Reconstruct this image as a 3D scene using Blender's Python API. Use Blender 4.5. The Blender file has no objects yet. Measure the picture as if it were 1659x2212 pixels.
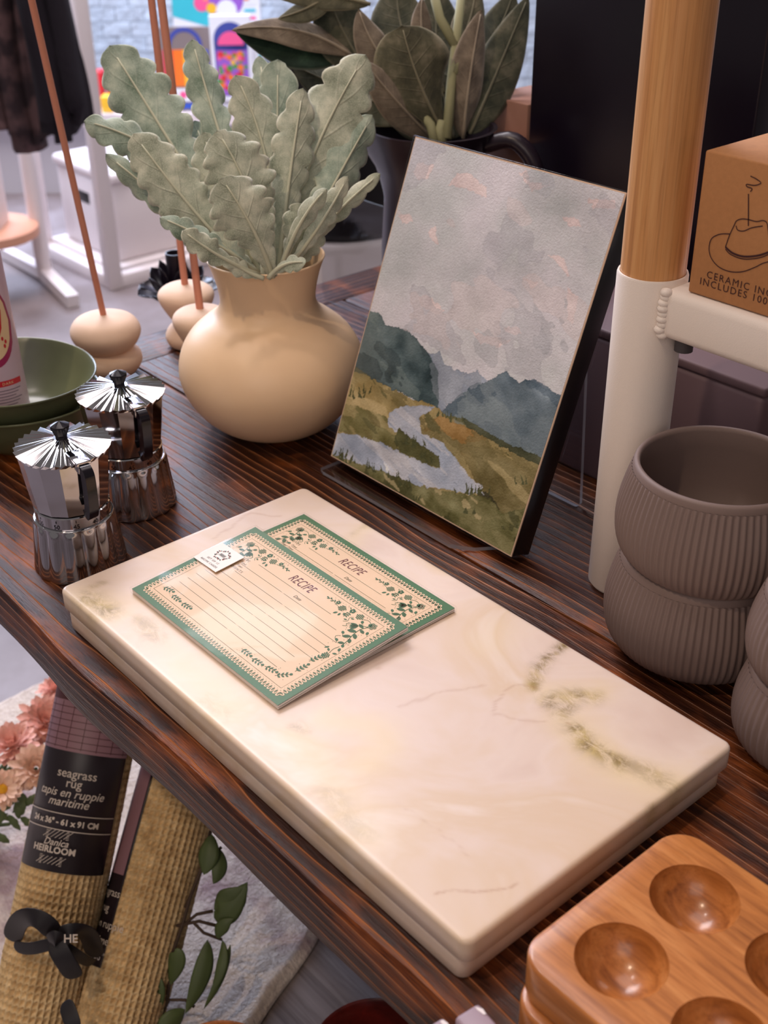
import bpy, bmesh, math, random
import numpy as np
from mathutils import Vector, Matrix
sc = bpy.context.scene
COL = sc.collection
PI = math.pi

# ------------------------------------------------------------------ camera
CAM = np.array([0.6691, -0.2798, 0.49877])
RW = np.array([0.65480, 0.75576, -0.0078]); RW /= np.linalg.norm(RW)
FW = np.array([-0.65258, 0.56012, -0.51027]); FW /= np.linalg.norm(FW)
UW = np.cross(RW, FW)
FPX = 2621.99
cd = bpy.data.cameras.new('camera'); cam = bpy.data.objects.new('camera', cd); COL.objects.link(cam)
cam.matrix_world = Matrix(((RW[0], UW[0], -FW[0], CAM[0]), (RW[1], UW[1], -FW[1], CAM[1]), (RW[2], UW[2], -FW[2], CAM[2]), (0, 0, 0, 1)))
cd.sensor_fit = 'HORIZONTAL'; cd.sensor_width = 36; cd.lens = FPX / 1659 * 36
cd.clip_start = 0.02; cd.clip_end = 60
cd.dof.use_dof = True; cd.dof.focus_distance = 0.80; cd.dof.aperture_fstop = 15.0
sc.camera = cam

# ------------------------------------------------------------------ light
sc.view_settings.view_transform = 'Standard'; sc.view_settings.look = 'None'
sc.view_settings.exposure = 0.0; sc.view_settings.gamma = 1.0
try: sc.view_settings.use_curve_mapping = False
except Exception: pass
w = bpy.data.worlds.new('world'); sc.world = w; w.use_nodes = True
w.node_tree.nodes['Background'].inputs[0].default_value = (0.66, 0.60, 0.59, 1)
w.node_tree.nodes['Background'].inputs[1].default_value = 0.25

def area(name, loc, target, size, power, color, sy=None, spread=None):
    l = bpy.data.lights.new(name, 'AREA'); l.energy = power; l.color = color; l.size = size
    if sy: l.shape = 'RECTANGLE'; l.size_y = sy
    if spread: l.spread = math.radians(spread)
    o = bpy.data.objects.new(name, l); COL.objects.link(o); o.location = loc
    o.rotation_euler = (Vector(target) - Vector(loc)).to_track_quat('-Z', 'Y').to_euler()
    return o
def spot(name, loc, target, power, color, ang, blend, rad):
    l = bpy.data.lights.new(name, 'SPOT'); l.energy = power; l.color = color
    l.spot_size = math.radians(ang); l.spot_blend = blend; l.shadow_soft_size = rad
    o = bpy.data.objects.new(name, l); COL.objects.link(o); o.location = loc
    o.rotation_euler = (Vector(target) - Vector(loc)).to_track_quat('-Z', 'Y').to_euler()
    return o
spot('track_spot', (0.15, -0.95, 1.95), (0.02, 0.15, 0.0), 41, (1.0, 0.76, 0.54), 46, 0.7, 0.035)
spot('track_spot', (-0.55, -0.35, 1.9), (0.05, 0.12, 0.0), 19, (1.0, 0.86, 0.80), 46, 0.8, 0.05)
area('ceiling_panel', (-0.3, 0.3, 2.4), (0.0, 0.2, 0.0), 1.2, 13, (1.0, 0.86, 0.84))
area('camera_side_fill', (1.3, -1.5, 1.1), (0.0, 0.2, 0.0), 1.2, 9, (1.0, 0.86, 0.78))  # added fill from the camera side, lifts the upright faces
area('daylight_panel', (-3.0, 2.1, 2.3), (-0.2, 0.1, 0.0), 1.3, 15, (0.56, 0.58, 1.0), 0.8)
area('window_light', (-4.2, 1.2, 1.3), (-1.6, 0.9, -0.2), 2.6, 170, (0.66, 0.76, 1.0), 1.6)
area('aisle_panel', (-2.3, 1.0, 2.6), (-2.6, 1.5, -0.6), 1.6, 130, (1.0, 0.93, 0.97))
area('aisle_panel', (0.3, 3.2, 2.2), (0.0, 3.0, -0.8), 1.2, 30, (1.0, 0.95, 0.96))

# ------------------------------------------------------------------ pixel -> place
def ray(px, py): return FW + RW * (px - 829.5) / FPX - UW * (py - 1106) / FPX
def at(px, py, z=0.0):
    d = ray(px, py); return CAM + d * ((z - CAM[2]) / d[2])
def pd(px, py, dep): return CAM + ray(px, py) * dep
def plane_uv(px, py, O, ex, ey):
    n = np.cross(ex, ey); d = ray(px, py); P = CAM + d * (np.dot(np.array(O) - CAM, n) / np.dot(d, n)) - np.array(O)
    return float(P @ ex), float(P @ ey)

# ------------------------------------------------------------------ materials
def srgb(r, g, b):
    f = lambda c: (c / 255 / 12.92) if c / 255 <= 0.04045 else ((c / 255 + 0.055) / 1.055) ** 2.4
    return (f(r), f(g), f(b), 1)
class N:
    def __init__(s, name):
        s.m = bpy.data.materials.new(name); s.m.use_nodes = True; s.t = s.m.node_tree
        s.b = s.t.nodes['Principled BSDF']; s.out = s.t.nodes['Material Output']
    def n(s, typ, **kw):
        nd = s.t.nodes.new(typ)
        for k, v in kw.items(): setattr(nd, k, v)
        return nd
    def l(s, a, b): s.t.links.new(a, b)
    def set(s, **kw):
        for k, v in kw.items(): s.b.inputs[k.replace('_', ' ')].default_value = v
        return s
    def coord(s, scale=(1, 1, 1), which='Object', rot=(0, 0, 0)):
        tc = s.n('ShaderNodeTexCoord'); mp = s.n('ShaderNodeMapping')
        mp.inputs['Scale'].default_value = scale; mp.inputs['Rotation'].default_value = rot
        s.l(tc.outputs[which], mp.inputs['Vector']); return mp.outputs[0]
    def noise(s, vec, scale, detail=3, rough=0.5, dist=0):
        nd = s.n('ShaderNodeTexNoise'); nd.inputs['Scale'].default_value = scale; nd.inputs['Detail'].default_value = detail
        nd.inputs['Roughness'].default_value = rough; nd.inputs['Distortion'].default_value = dist
        if vec is not None: s.l(vec, nd.inputs['Vector'])
        return nd.outputs['Fac']
    def ramp(s, fac, stops):
        r = s.n('ShaderNodeValToRGB'); e = r.color_ramp.elements
        while len(e) < len(stops): e.new(0.5)
        for i, (p, c) in enumerate(stops):
            e[i].position = p; e[i].color = c if len(c) == 4 else (*c, 1)
        s.l(fac, r.inputs[0]); return r.outputs[0]
    def math(s, op, a, b=None):
        nd = s.n('ShaderNodeMath', operation=op)
        for i, v in enumerate((a, b)):
            if v is None: continue
            if isinstance(v, (int, float)): nd.inputs[i].default_value = v
            else: s.l(v, nd.inputs[i])
        return nd.outputs[0]
    def mix(s, fac, a, b, blend='MIX'):
        nd = s.n('ShaderNodeMix', data_type='RGBA', blend_type=blend)
        for i, v in ((0, fac), (6, a), (7, b)):
            if isinstance(v, (int, float)): nd.inputs[i].default_value = v
            elif isinstance(v, tuple): nd.inputs[i].default_value = v
            else: s.l(v, nd.inputs[i])
        return nd.outputs[2]
    def color(s, c): s.l(c, s.b.inputs['Base Color'])
    def bump(s, h, strength=0.3, dist=0.001):
        b = s.n('ShaderNodeBump'); b.inputs['Strength'].default_value = strength; b.inputs['Distance'].default_value = dist
        s.l(h, b.inputs['Height']); s.l(b.outputs[0], s.b.inputs['Normal'])

def plain(name, rgb, rough=0.5, metal=0.0, var=0.0, vs=40, bump=0.0, bs=200, spec=0.5, coat=0.0):
    m = N(name); c = srgb(*rgb); m.set(Base_Color=c, Roughness=rough, Metallic=metal, Specular_IOR_Level=spec, Coat_Weight=coat)
    if var:
        f = m.noise(m.coord(), vs, 4)
        m.color(m.ramp(f, [(0.3, tuple(x * (1 - var) for x in c[:3])), (0.7, tuple(min(1, x * (1 + var)) for x in c[:3]))]))
    if bump:
        m.bump(m.noise(m.coord(), bs, 3), bump, 0.0006)
    return m.m

def wood_table(name, along_y=False):
    m = N(name); sc_ = (1, 1, 1)
    co = m.coord(rot=(0, 0, PI / 2) if along_y else (0, 0, 0))
    sep = m.n('ShaderNodeSeparateXYZ'); m.l(co, sep.inputs[0])
    # distort the grain with broad waves
    st = m.n('ShaderNodeMapping'); st.inputs['Scale'].default_value = (3.2, 11, 11); m.l(co, st.inputs[0])
    big = m.noise(st.outputs[0], 1.0, 2)
    st2 = m.n('ShaderNodeMapping'); st2.inputs['Scale'].default_value = (6, 50, 50); m.l(co, st2.inputs[0])
    mid = m.noise(st2.outputs[0], 1.0, 3)
    y = m.math('ADD', sep.outputs[1], sep.outputs[2])
    y = m.math('ADD', y, m.math('MULTIPLY', big, 0.030))
    y = m.math('ADD', y, m.math('MULTIPLY', mid, 0.006))
    ph = m.math('MULTIPLY', y, 112.0)
    fr = m.math('FRACT', ph)
    line = m.ramp(fr, [(0.0, (0, 0, 0)), (0.55, (0.02, 0.02, 0.02)), (0.84, (0.22, 0.22, 0.22)), (0.91, (1, 1, 1)), (0.96, (0.05, 0.05, 0.05)), (1.0, (0, 0, 0))])
    st3 = m.n('ShaderNodeMapping'); st3.inputs['Scale'].default_value = (60, 700, 700); m.l(co, st3.inputs[0])
    fib = m.noise(st3.outputs[0], 1.0, 4, 0.6)
    patch = m.noise(m.coord((4, 9, 9)), 2.2, 3, 0.6)
    base = m.mix(m.ramp(fib, [(0.3, (0, 0, 0)), (0.75, (1, 1, 1))]), srgb(26, 9, 6), srgb(66, 32, 18))
    warm = m.mix(m.ramp(fib, [(0.3, (0, 0, 0)), (0.75, (1, 1, 1))]), srgb(74, 32, 12), srgb(150, 78, 28))
    base = m.mix(m.ramp(patch, [(0.52, (0, 0, 0)), (0.66, (1, 1, 1))]), base, warm)
    amp = m.ramp(m.noise(st2.outputs[0], 0.6, 2), [(0.35, (0.25, 0.25, 0.25)), (0.6, (1, 1, 1))])
    lm = m.math('MULTIPLY', line, amp)
    m.color(m.mix(m.math('MULTIPLY', lm, 0.8), base, srgb(206, 132, 84)))
    speck = m.n('ShaderNodeTexVoronoi'); speck.inputs['Scale'].default_value = 130; m.l(co, speck.inputs['Vector'])
    m.bump(m.math('ADD', m.math('MULTIPLY', line, 0.7), m.math('MULTIPLY', fib, 0.6)), 0.55, 0.0012)
    m.l(m.ramp(fib, [(0.3, (0.26, 0.26, 0.26)), (0.8, (0.5, 0.5, 0.5))]), m.b.inputs['Roughness'])
    m.set(Specular_IOR_Level=0.26)
    return m.m

def grain_wood(name, dark, mid, light, axis='X', scale=1.0, rough=0.45, coat=0.0, streak=(3, 60, 60)):
    m = N(name)
    s = {'X': streak, 'Y': (streak[1], streak[0], streak[1]), 'Z': (streak[1], streak[1], streak[0])}[axis]
    co = m.coord(tuple(v * scale for v in s))
    a = m.noise(co, 1.0, 5, 0.62, 0.6); b = m.noise(co, 5.0, 4, 0.7)
    c = m.ramp(a, [(0.28, srgb(*dark)), (0.5, srgb(*mid)), (0.72, srgb(*light))])
    d = m.ramp(b, [(0.35, (0.62, 0.56, 0.5)), (0.52, (1, 1, 1))])
    m.color(m.mix(0.55, c, d, 'MULTIPLY'))
    m.bump(b, 0.12, 0.0004); m.set(Roughness=rough, Coat_Weight=coat, Coat_Roughness=0.12)
    return m.m

def clear_mat(name, tint=(1, 1, 1), gloss=0.12, rough=0.03, edge=1.0):
    m = N(name); t = m.n('ShaderNodeBsdfTransparent'); t.inputs[0].default_value = (*tint, 1)
    g = m.n('ShaderNodeBsdfGlossy'); g.inputs['Roughness'].default_value = rough
    lw = m.n('ShaderNodeLayerWeight'); lw.inputs[0].default_value = 0.5
    k = m.math('ADD', m.math('MULTIPLY', m.math('POWER', lw.outputs['Facing'], 4.0), 0.7 * edge), gloss)
    mx = m.n('ShaderNodeMixShader'); m.l(k, mx.inputs[0]); m.l(t.outputs[0], mx.inputs[1]); m.l(g.outputs[0], mx.inputs[2])
    m.l(mx.outputs[0], m.out.inputs[0]); return m.m
def film_mat(name):
    m = N(name); t = m.n('ShaderNodeBsdfTransparent')
    g = m.n('ShaderNodeBsdfGlossy'); g.inputs['Roughness'].default_value = 0.16
    lw = m.n('ShaderNodeLayerWeight'); lw.inputs[0].default_value = 0.5
    bp = m.n('ShaderNodeBump'); bp.inputs['Strength'].default_value = 0.5; bp.inputs['Distance'].default_value = 0.002
    m.l(m.noise(m.coord((1, 1, 1)), 22, 2, 0.4, 1.5), bp.inputs['Height']); m.l(bp.outputs[0], g.inputs['Normal'])
    mx = m.n('ShaderNodeMixShader'); m.l(m.math('ADD', m.math('MULTIPLY', m.math('POWER', lw.outputs['Facing'], 4.0), 0.35), 0.010), mx.inputs[0]); m.l(t.outputs[0], mx.inputs[1]); m.l(g.outputs[0], mx.inputs[2])
    m.l(mx.outputs[0], m.out.inputs[0]); return m.m
def attr_mat(name, rough=0.6, bump=0.0, bs=900, spec=0.3):
    m = N(name); a = m.n('ShaderNodeAttribute'); a.attribute_name = 'Col'
    m.color(a.outputs[0]); m.set(Roughness=rough, Specular_IOR_Level=spec)
    if bump: m.bump(m.noise(m.coord(), bs, 3), bump, 0.0008)
    return m.m

def leaf_mat(name, mid, light, dark, fuzz=0.55, rough=0.85, veins=7.0, edge=None):
    m = N(name); tc = m.n('ShaderNodeTexCoord'); sp = m.n('ShaderNodeSeparateXYZ'); m.l(tc.outputs['UV'], sp.inputs[0])
    u = m.math('ABSOLUTE', m.math('SUBTRACT', m.math('MULTIPLY', sp.outputs[0], 2.0), 1.0)); v = sp.outputs[1]
    f1 = m.noise(m.coord(), 55, 4, 0.6); f2 = m.noise(m.coord(), 1300, 2, 0.6)
    c = m.ramp(f1, [(0.3, srgb(*dark)), (0.52, srgb(*mid)), (0.75, srgb(*light))])
    c = m.mix(m.math('MULTIPLY', m.ramp(f2, [(0.45, (0, 0, 0)), (0.7, (1, 1, 1))]), fuzz * 0.45), c, srgb(*[min(255, int(x * 1.12)) for x in light]))
    vn = m.math('FRACT', m.math('ADD', m.math('MULTIPLY', v, veins), m.math('MULTIPLY', u, -1.6)))
    vl = m.ramp(vn, [(0.0, (1, 1, 1)), (0.09, (0, 0, 0)), (0.92, (0, 0, 0)), (1.0, (1, 1, 1))])
    vl = m.math('MULTIPLY', vl, m.ramp(u, [(0.0, (1, 1, 1)), (0.75, (0, 0, 0))]))
    ed = m.ramp(u, [(0.90, (0, 0, 0)), (0.99, (1, 1, 1))])
    rim = m.math('MULTIPLY', ed, 0.65 if edge else 0.0)
    c = m.mix(m.math('MULTIPLY', vl, 0.3), c, srgb(*light))
    c = m.mix(rim, c, srgb(*(edge or light)))
    m.color(c); m.set(Roughness=rough, Specular_IOR_Level=0.2, Sheen_Weight=fuzz * 0.35, Subsurface_Weight=0.0)
    m.bump(m.math('ADD', m.math('MULTIPLY', vl, 1.0), m.math('MULTIPLY', f1, 0.8)), 0.5, 0.0015)
    return m.m

# ------------------------------------------------------------------ mesh builder
class MB:
    def __init__(s): s.v = []; s.f = []; s.mi = []; s.uv = []; s.hasuv = False
    def add(s, vs, fs, mi=0, uvs=None):
        o = len(s.v); s.v += [tuple(map(float, p)) for p in vs]
        s.f += [tuple(i + o for i in f) for f in fs]; s.mi += [mi] * len(fs)
        if uvs is not None: s.hasuv = True; s.uv += list(uvs)
        else: s.uv += [(0.5, 0.5)] * len(vs)
    def box(s, a, b, mi=0, M=None):
        x0, y0, z0 = a; x1, y1, z1 = b
        vs = [(x0, y0, z0), (x1, y0, z0), (x1, y1, z0), (x0, y1, z0), (x0, y0, z1), (x1, y0, z1), (x1, y1, z1), (x0, y1, z1)]
        if M is not None: vs = [M @ Vector(p) for p in vs]
        s.add(vs, [(0, 3, 2, 1), (4, 5, 6, 7), (0, 1, 5, 4), (1, 2, 6, 5), (2, 3, 7, 6), (3, 0, 4, 7)], mi)
    def lathe(s, prof, c=(0, 0, 0), n=64, mi=0, rib=None, axis=None, capb=True, capt=False):
        vs = []; fs = []
        for (r, z) in prof:
            for k in range(n):
                t = 2 * PI * k / n; rr = r + (rib(t, z) if rib else 0)
                vs.append(Vector((rr * math.cos(t), rr * math.sin(t), z)))
        if axis is not None:
            q = Vector((0, 0, 1)).rotation_difference(Vector(axis)).to_matrix(); vs = [q @ v for v in vs]
        vs = [v + Vector(c) for v in vs]
        for i in range(len(prof) - 1):
            for k in range(n):
                k2 = (k + 1) % n; fs.append((i * n + k, i * n + k2, (i + 1) * n + k2, (i + 1) * n + k))
        if capb: fs.append(tuple(range(n - 1, -1, -1)))
        if capt: fs.append(tuple((len(prof) - 1) * n + k for k in range(n)))
        s.add(vs, fs, mi)
    def tube(s, pts, r, n=12, mi=0, caps=True):
        pts = [Vector(p) for p in pts]; rs = r if isinstance(r, (list, tuple)) else [r] * len(pts)
        vs = []; fs = []; up = None
        for i, p in enumerate(pts):
            t = (pts[min(i + 1, len(pts) - 1)] - pts[max(i - 1, 0)]).normalized()
            if up is None: up = t.orthogonal().normalized()
            up = (up - t * up.dot(t)).normalized(); sd = t.cross(up)
            for k in range(n):
                a = 2 * PI * k / n; vs.append(p + (up * math.cos(a) + sd * math.sin(a)) * rs[i])
        for i in range(len(pts) - 1):
            for k in range(n):
                k2 = (k + 1) % n; fs.append((i * n + k, i * n + k2, (i + 1) * n + k2, (i + 1) * n + k))
        if caps: fs.append(tuple(range(n - 1, -1, -1))); fs.append(tuple((len(pts) - 1) * n + k for k in range(n)))
        s.add(vs, fs, mi)
    def poly(s, pts, z0, z1, mi=0, M=None):
        n = len(pts); vs = [Vector((p[0], p[1], z0)) for p in pts] + [Vector((p[0], p[1], z1)) for p in pts]
        if M is not None: vs = [M @ v for v in vs]
        fs = [tuple(range(n - 1, -1, -1)), tuple(range(n, 2 * n))] + [(i, (i + 1) % n, n + (i + 1) % n, n + i) for i in range(n)]
        s.add(vs, fs, mi)
    def flat(s, pts, z=0.0, mi=0, M=None):
        vs = [Vector((p[0], p[1], z)) for p in pts]
        if M is not None: vs = [M @ v for v in vs]
        s.add(vs, [tuple(range(len(pts)))], mi)
    def stroke(s, pts, w, z=0.0, mi=0, M=None, sub=6, closed=False, taper=False):
        P = [Vector((p[0], p[1], 0)) for p in pts]
        if sub > 1 and len(P) > 2:
            Q = []; L = len(P)
            for i in range(L if closed else L - 1):
                p0 = P[(i - 1) % L] if (closed or i > 0) else P[0]; p1 = P[i]; p2 = P[(i + 1) % L]; p3 = P[(i + 2) % L] if (closed or i + 2 < L) else P[-1]
                for k in range(sub):
                    t = k / sub
                    Q.append(0.5 * ((2 * p1) + (p2 - p0) * t + (2 * p0 - 5 * p1 + 4 * p2 - p3) * t * t + (3 * p1 - p0 - 3 * p2 + p3) * t ** 3))
            if not closed: Q.append(P[-1])
            P = Q
        vs = []; fs = []; L = len(P)
        for i, p in enumerate(P):
            a = P[(i - 1) % L] if (closed or i > 0) else p; b = P[(i + 1) % L] if (closed or i < L - 1) else p
            t = (b - a); t = t.normalized() if t.length > 1e-9 else Vector((1, 0, 0)); n_ = Vector((-t.y, t.x, 0))
            ww = w * (math.sin(PI * min(max(i / (L - 1), 0.06), 0.94)) if taper else 1)
            vs += [p + n_ * ww / 2 + Vector((0, 0, z)), p - n_ * ww / 2 + Vector((0, 0, z))]
        for i in range(L if closed else L - 1):
            j = (i + 1) % L; fs.append((2 * i, 2 * i + 1, 2 * j + 1, 2 * j))
        if M is not None: vs = [M @ v for v in vs]
        s.add(vs, fs, mi)
    def text(s, st, size, x, y, z=0.0, mi=0, M=None, rot=0.0, shear=0.0, bold=0.0, space=1.0, align='LEFT', sx=1.0, wrap=None):
        c = bpy.data.curves.new('t', 'FONT'); c.body = st; c.size = size; c.shear = shear; c.offset = bold; c.space_character = space; c.align_x = align
        c.resolution_u = 3
        o = bpy.data.objects.new('t', c); COL.objects.link(o); dg = bpy.context.evaluated_depsgraph_get()
        me = o.evaluated_get(dg).to_mesh(); R = Matrix.Rotation(rot, 4, 'Z'); vs = []
        for v in me.vertices:
            p = R @ Vector((v.co.x * sx, v.co.y, 0)) + Vector((x, y, z))
            if wrap: p = wrap(p)
            vs.append(M @ p if M is not None else p)
        s.add(vs, [tuple(p.vertices) for p in me.polygons], mi)
        o.evaluated_get(dg).to_mesh_clear(); bpy.data.objects.remove(o); bpy.data.curves.remove(c)
    def build(s, name, mats, parent=None, smooth=None, bevel=0.0, bseg=2, M=None, wn=False):
        me = bpy.data.meshes.new(name); me.from_pydata(s.v, [], s.f)
        if not isinstance(mats, (list, tuple)): mats = [mats]
        for m in mats: me.materials.append(m)
        if len(mats) > 1: me.polygons.foreach_set('material_index', s.mi)
        if s.hasuv:
            uv = me.uv_layers.new(name='UVMap'); li = np.empty(len(me.loops), dtype=np.int32); me.loops.foreach_get('vertex_index', li)
            uv.data.foreach_set('uv', np.array(s.uv, dtype=np.float32)[li].ravel())
        me.update(); o = bpy.data.objects.new(name, me); COL.objects.link(o)
        if smooth is not None:
            me.shade_smooth()
            if smooth < 180: me.set_sharp_from_angle(angle=math.radians(smooth))
        if bevel:
            b = o.modifiers.new('bevel', 'BEVEL'); b.width = bevel; b.segments = bseg; b.limit_method = 'ANGLE'; b.angle_limit = math.radians(35)
            me.shade_smooth()
        if parent is not None: o.parent = parent
        if M is not None:
            if parent is not None: o.matrix_parent_inverse = Matrix.LocRotScale(parent.location, parent.rotation_euler, None).inverted(); o.matrix_basis = M
            else: o.matrix_world = M
        return o

def thing(name, label, cat, loc=(0, 0, 0), rotz=0.0, group=None, rot=None):
    o = bpy.data.objects.new(name, None); COL.objects.link(o); o.location = loc
    o.rotation_euler = rot if rot else (0, 0, rotz); o.empty_display_size = 0.02
    o['label'] = label; o['category'] = cat
    if group: o['group'] = group
    return o
def tag(o, label, cat, group=None, kind=None):
    o['label'] = label; o['category'] = cat
    if group: o['group'] = group
    if kind: o['kind'] = kind
    return o
def struct(name, mb, m, **k):
    o = mb.build(name, m, **k); o['kind'] = 'structure'; return o
def copy_tree(o, parent=None):
    c = o.copy(); COL.objects.link(c)
    if parent is not None: c.parent = parent
    for ch in list(o.children): copy_tree(ch, c)
    return c
def rrect(x0, y0, x1, y1, r, n=6):
    out = []
    for cx, cy, a0 in ((x1 - r, y0 + r, -90), (x1 - r, y1 - r, 0), (x0 + r, y1 - r, 90), (x0 + r, y0 + r, 180)):
        for k in range(n + 1):
            a = math.radians(a0 + 90 * k / n); out.append((cx + r * math.cos(a), cy + r * math.sin(a)))
    return out
def vnoise(x, y, seed=0):
    """smooth value noise, numpy arrays"""
    xi = np.floor(x).astype(np.int64); yi = np.floor(y).astype(np.int64); xf = x - xi; yf = y - yi
    def h(a, b):
        n = (a * 374761393 + b * 668265263 + seed * 1442695041) & 0x7fffffff
        n = ((n ^ (n >> 13)) * 1274126177) & 0x7fffffff
        return ((n ^ (n >> 16)) & 0xffff) / 65535.0
    u = xf * xf * (3 - 2 * xf); v = yf * yf * (3 - 2 * yf)
    return (h(xi, yi) * (1 - u) + h(xi + 1, yi) * u) * (1 - v) + (h(xi, yi + 1) * (1 - u) + h(xi + 1, yi + 1) * u) * v
def fbm(x, y, oct=4, seed=0):
    s = 0; a = 0.5
    for i in range(oct): s = s + a * vnoise(x * 2 ** i, y * 2 ** i, seed + i * 17); a *= 0.5
    return s
def inpoly(X, Y, P):
    c = np.zeros(X.shape, bool); j = len(P) - 1
    for i in range(len(P)):
        xi, yi = P[i]; xj, yj = P[j]
        if yi != yj:
            c ^= ((yi > Y) != (yj > Y)) & (X < (xj - xi) * (Y - yi) / (yj - yi) + xi)
        j = i
    return c
def set_col(o, rgb):
    me = o.data; a = me.color_attributes.new('Col', 'FLOAT_COLOR', 'POINT')
    arr = np.ones((len(me.vertices), 4), dtype=np.float32); arr[:, :3] = rgb; a.data.foreach_set('color', arr.ravel())
def s2l(a):
    a = np.clip(np.asarray(a, float) / 255, 0, 1); return np.where(a <= 0.04045, a / 12.92, ((a + 0.055) / 1.055) ** 2.4)
def grid_mesh(nx, ny, w, h, z=0.0):
    xs = np.linspace(0, w, nx); ys = np.linspace(0, h, ny); X, Y = np.meshgrid(xs, ys)
    v = np.stack([X.ravel(), Y.ravel(), np.full(X.size, z)], 1)
    i = np.arange(nx - 1)[None, :] + nx * np.arange(ny - 1)[:, None]
    f = np.stack([i, i + 1, i + nx + 1, i + nx], -1).reshape(-1, 4)
    return X, Y, v, f
def mesh_np(name, v, f, m, parent=None, M=None):
    me = bpy.data.meshes.new(name); me.vertices.add(len(v)); me.vertices.foreach_set('co', np.asarray(v, np.float32).ravel())
    me.loops.add(f.size); me.loops.foreach_set('vertex_index', f.ravel().astype(np.int32))
    me.polygons.add(len(f)); me.polygons.foreach_set('loop_start', np.arange(0, f.size, f.shape[1], dtype=np.int32))
    me.update(calc_edges=True); me.materials.append(m); me.shade_smooth()
    o = bpy.data.objects.new(name, me); COL.objects.link(o)
    if parent is not None: o.parent = parent
    if M is not None: o.matrix_world = M
    return o
def frame(O, ex, ey):
    ez = np.cross(ex, ey); return Matrix(((ex[0], ey[0], ez[0], O[0]), (ex[1], ey[1], ez[1], O[1]), (ex[2], ey[2], ez[2], O[2]), (0, 0, 0, 1)))
random.seed(7)

# ------------------------------------------------------------------ shared materials
WHITE = plain('white_powder_coat', (233, 222, 214), 0.5, bump=0.25, bs=1500)
RACK = plain('white_rack_paint', (226, 216, 216), 0.45)
BLACK = plain('black_satin', (14, 11, 15), 0.35)
CHROME = plain('polished_chrome', (205, 203, 206), 0.07, 1.0)
BLKPL = plain('black_plastic', (16, 10, 20), 0.18)
CREAM = plain('cream_ceramic', (242, 207, 168), 0.42, var=0.03, vs=20, bump=0.06, bs=400)
STONE = plain('cream_stone', (226, 196, 172), 0.7, var=0.03, vs=30)
TERRA = plain('terracotta_stick', (198, 130, 106), 0.75)
GREENB = plain('olive_glaze', (90, 94, 66), 0.3, var=0.12, vs=30)
CLEAR = clear_mat('clear_acrylic', (0.93, 0.94, 0.96), 0.07, 0.02)
CEDGE = plain('acrylic_lit_edge', (196, 200, 214), 0.15)  # cut edges paler than the sheet: their bright look is put into the colour
CEDGE.node_tree.nodes['Principled BSDF'].inputs['Transmission Weight'].default_value = 0.6
FILM = film_mat('clear_film')
DARKINK = plain('brown_ink', (60, 24, 26), 0.7)

# ================================================================== SETTING
FLZ = -0.80
mb = MB(); mb.box((-9, -3, FLZ - 0.1), (5, 9, FLZ))
m = N('concrete_floor'); f = m.noise(m.coord(), 2.5, 5, 0.6)
m.color(m.ramp(f, [(0.3, srgb(96, 82, 80)), (0.5, srgb(124, 112, 112)), (0.7, srgb(150, 140, 144))])); m.set(Roughness=0.55)
struct('floor', mb, m.m)
# painted brick wall far behind
m = N('painted_brick'); br = m.n('ShaderNodeTexBrick'); br.inputs['Scale'].default_value = 4.0
m.l(m.coord((1, 1, 1), rot=(PI / 2, 0, 0)), br.inputs['Vector']); br.inputs['Color1'].default_value = srgb(196, 208, 222); br.inputs['Color2'].default_value = srgb(184, 198, 214); br.inputs['Mortar'].default_value = srgb(150, 162, 176)
br.inputs['Mortar Size'].default_value = 0.012; m.color(br.outputs[0]); m.bump(m.noise(m.coord(), 14, 4), 0.9, 0.03); m.set(Roughness=0.6)
BRICK = m.m
hx = np.array([RW[0], RW[1], 0]); hx /= np.linalg.norm(hx); hf = np.array([-hx[1], hx[0], 0])
O = CAM + hf * 5.7; O[2] = FLZ
mb = MB(); mb.box((-6, 0, 0), (7, 0.12, 3.4)); struct('wall_back', mb, BRICK, M=frame(O, hx, hf))

# ================================================================== TABLE
TT = thing('display_table', 'dark stained rustic plank table with wavy front edge', 'table', (0, 0, 0))
WT = wood_table('stained_pine'); WTE = wood_table('stained_pine_end', True)
def plank(y0, y1, x0, x1, name, mat, wavy=False):
    mb = MB(); nx = 90; th = 0.038; rows = []
    prof = [(0, -th), (0, -0.005), (0.0015, -0.0012), (0.005, 0), (1, 0)]
    for i in range(nx + 1):
        x = x0 + (x1 - x0) * i / nx
        wv = (0.0012 * math.sin(x * 11 + 1) + 0.001 * math.sin(x * 27) + 0.002 * math.exp(-((x - 0.05) / 0.05) ** 2)) if wavy else 0
        ring = [(y0 - 0.002 - wv, -th), (y0 - 0.002 - wv, -0.006), (y0 + 0.0002 - wv, -0.0015), (y0 + 0.0045 - wv, 0), (y1 - 0.003, 0), (y1 - 0.0005, -0.0022), (y1 - 0.0005, -th)]
        rows.append([(x, a, b) for a, b in ring])
    n = len(rows[0]); vs = [p for r in rows for p in r]; fs = []
    for i in range(nx):
        for k in range(n - 1): fs.append((i * n + k, (i + 1) * n + k, (i + 1) * n + k + 1, i * n + k + 1))
        fs.append((i * n + n - 1, (i + 1) * n + n - 1, (i + 1) * n, i * n))
    fs.append(tuple(range(n))); fs.append(tuple(nx * n + k for k in range(n - 1, -1, -1)))
    mb.add(vs, fs); return mb.build(name, mat, TT, smooth=35)
plank(-0.0135, 0.271, -0.3585, 0.98, 'plank', WT, True)
plank(0.2725, 0.545, -0.3585, 0.98, 'plank', WT)
plank(0.5465, 0.80, -0.3585, 0.98, 'plank', WT)
mb = MB(); mb.poly(rrect(-0.4205, -0.0135, -0.360, 0.80, 0.004, 2), -0.038, -0.0003); mb.build('end_board', WTE, TT, bevel=0.0015)
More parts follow.
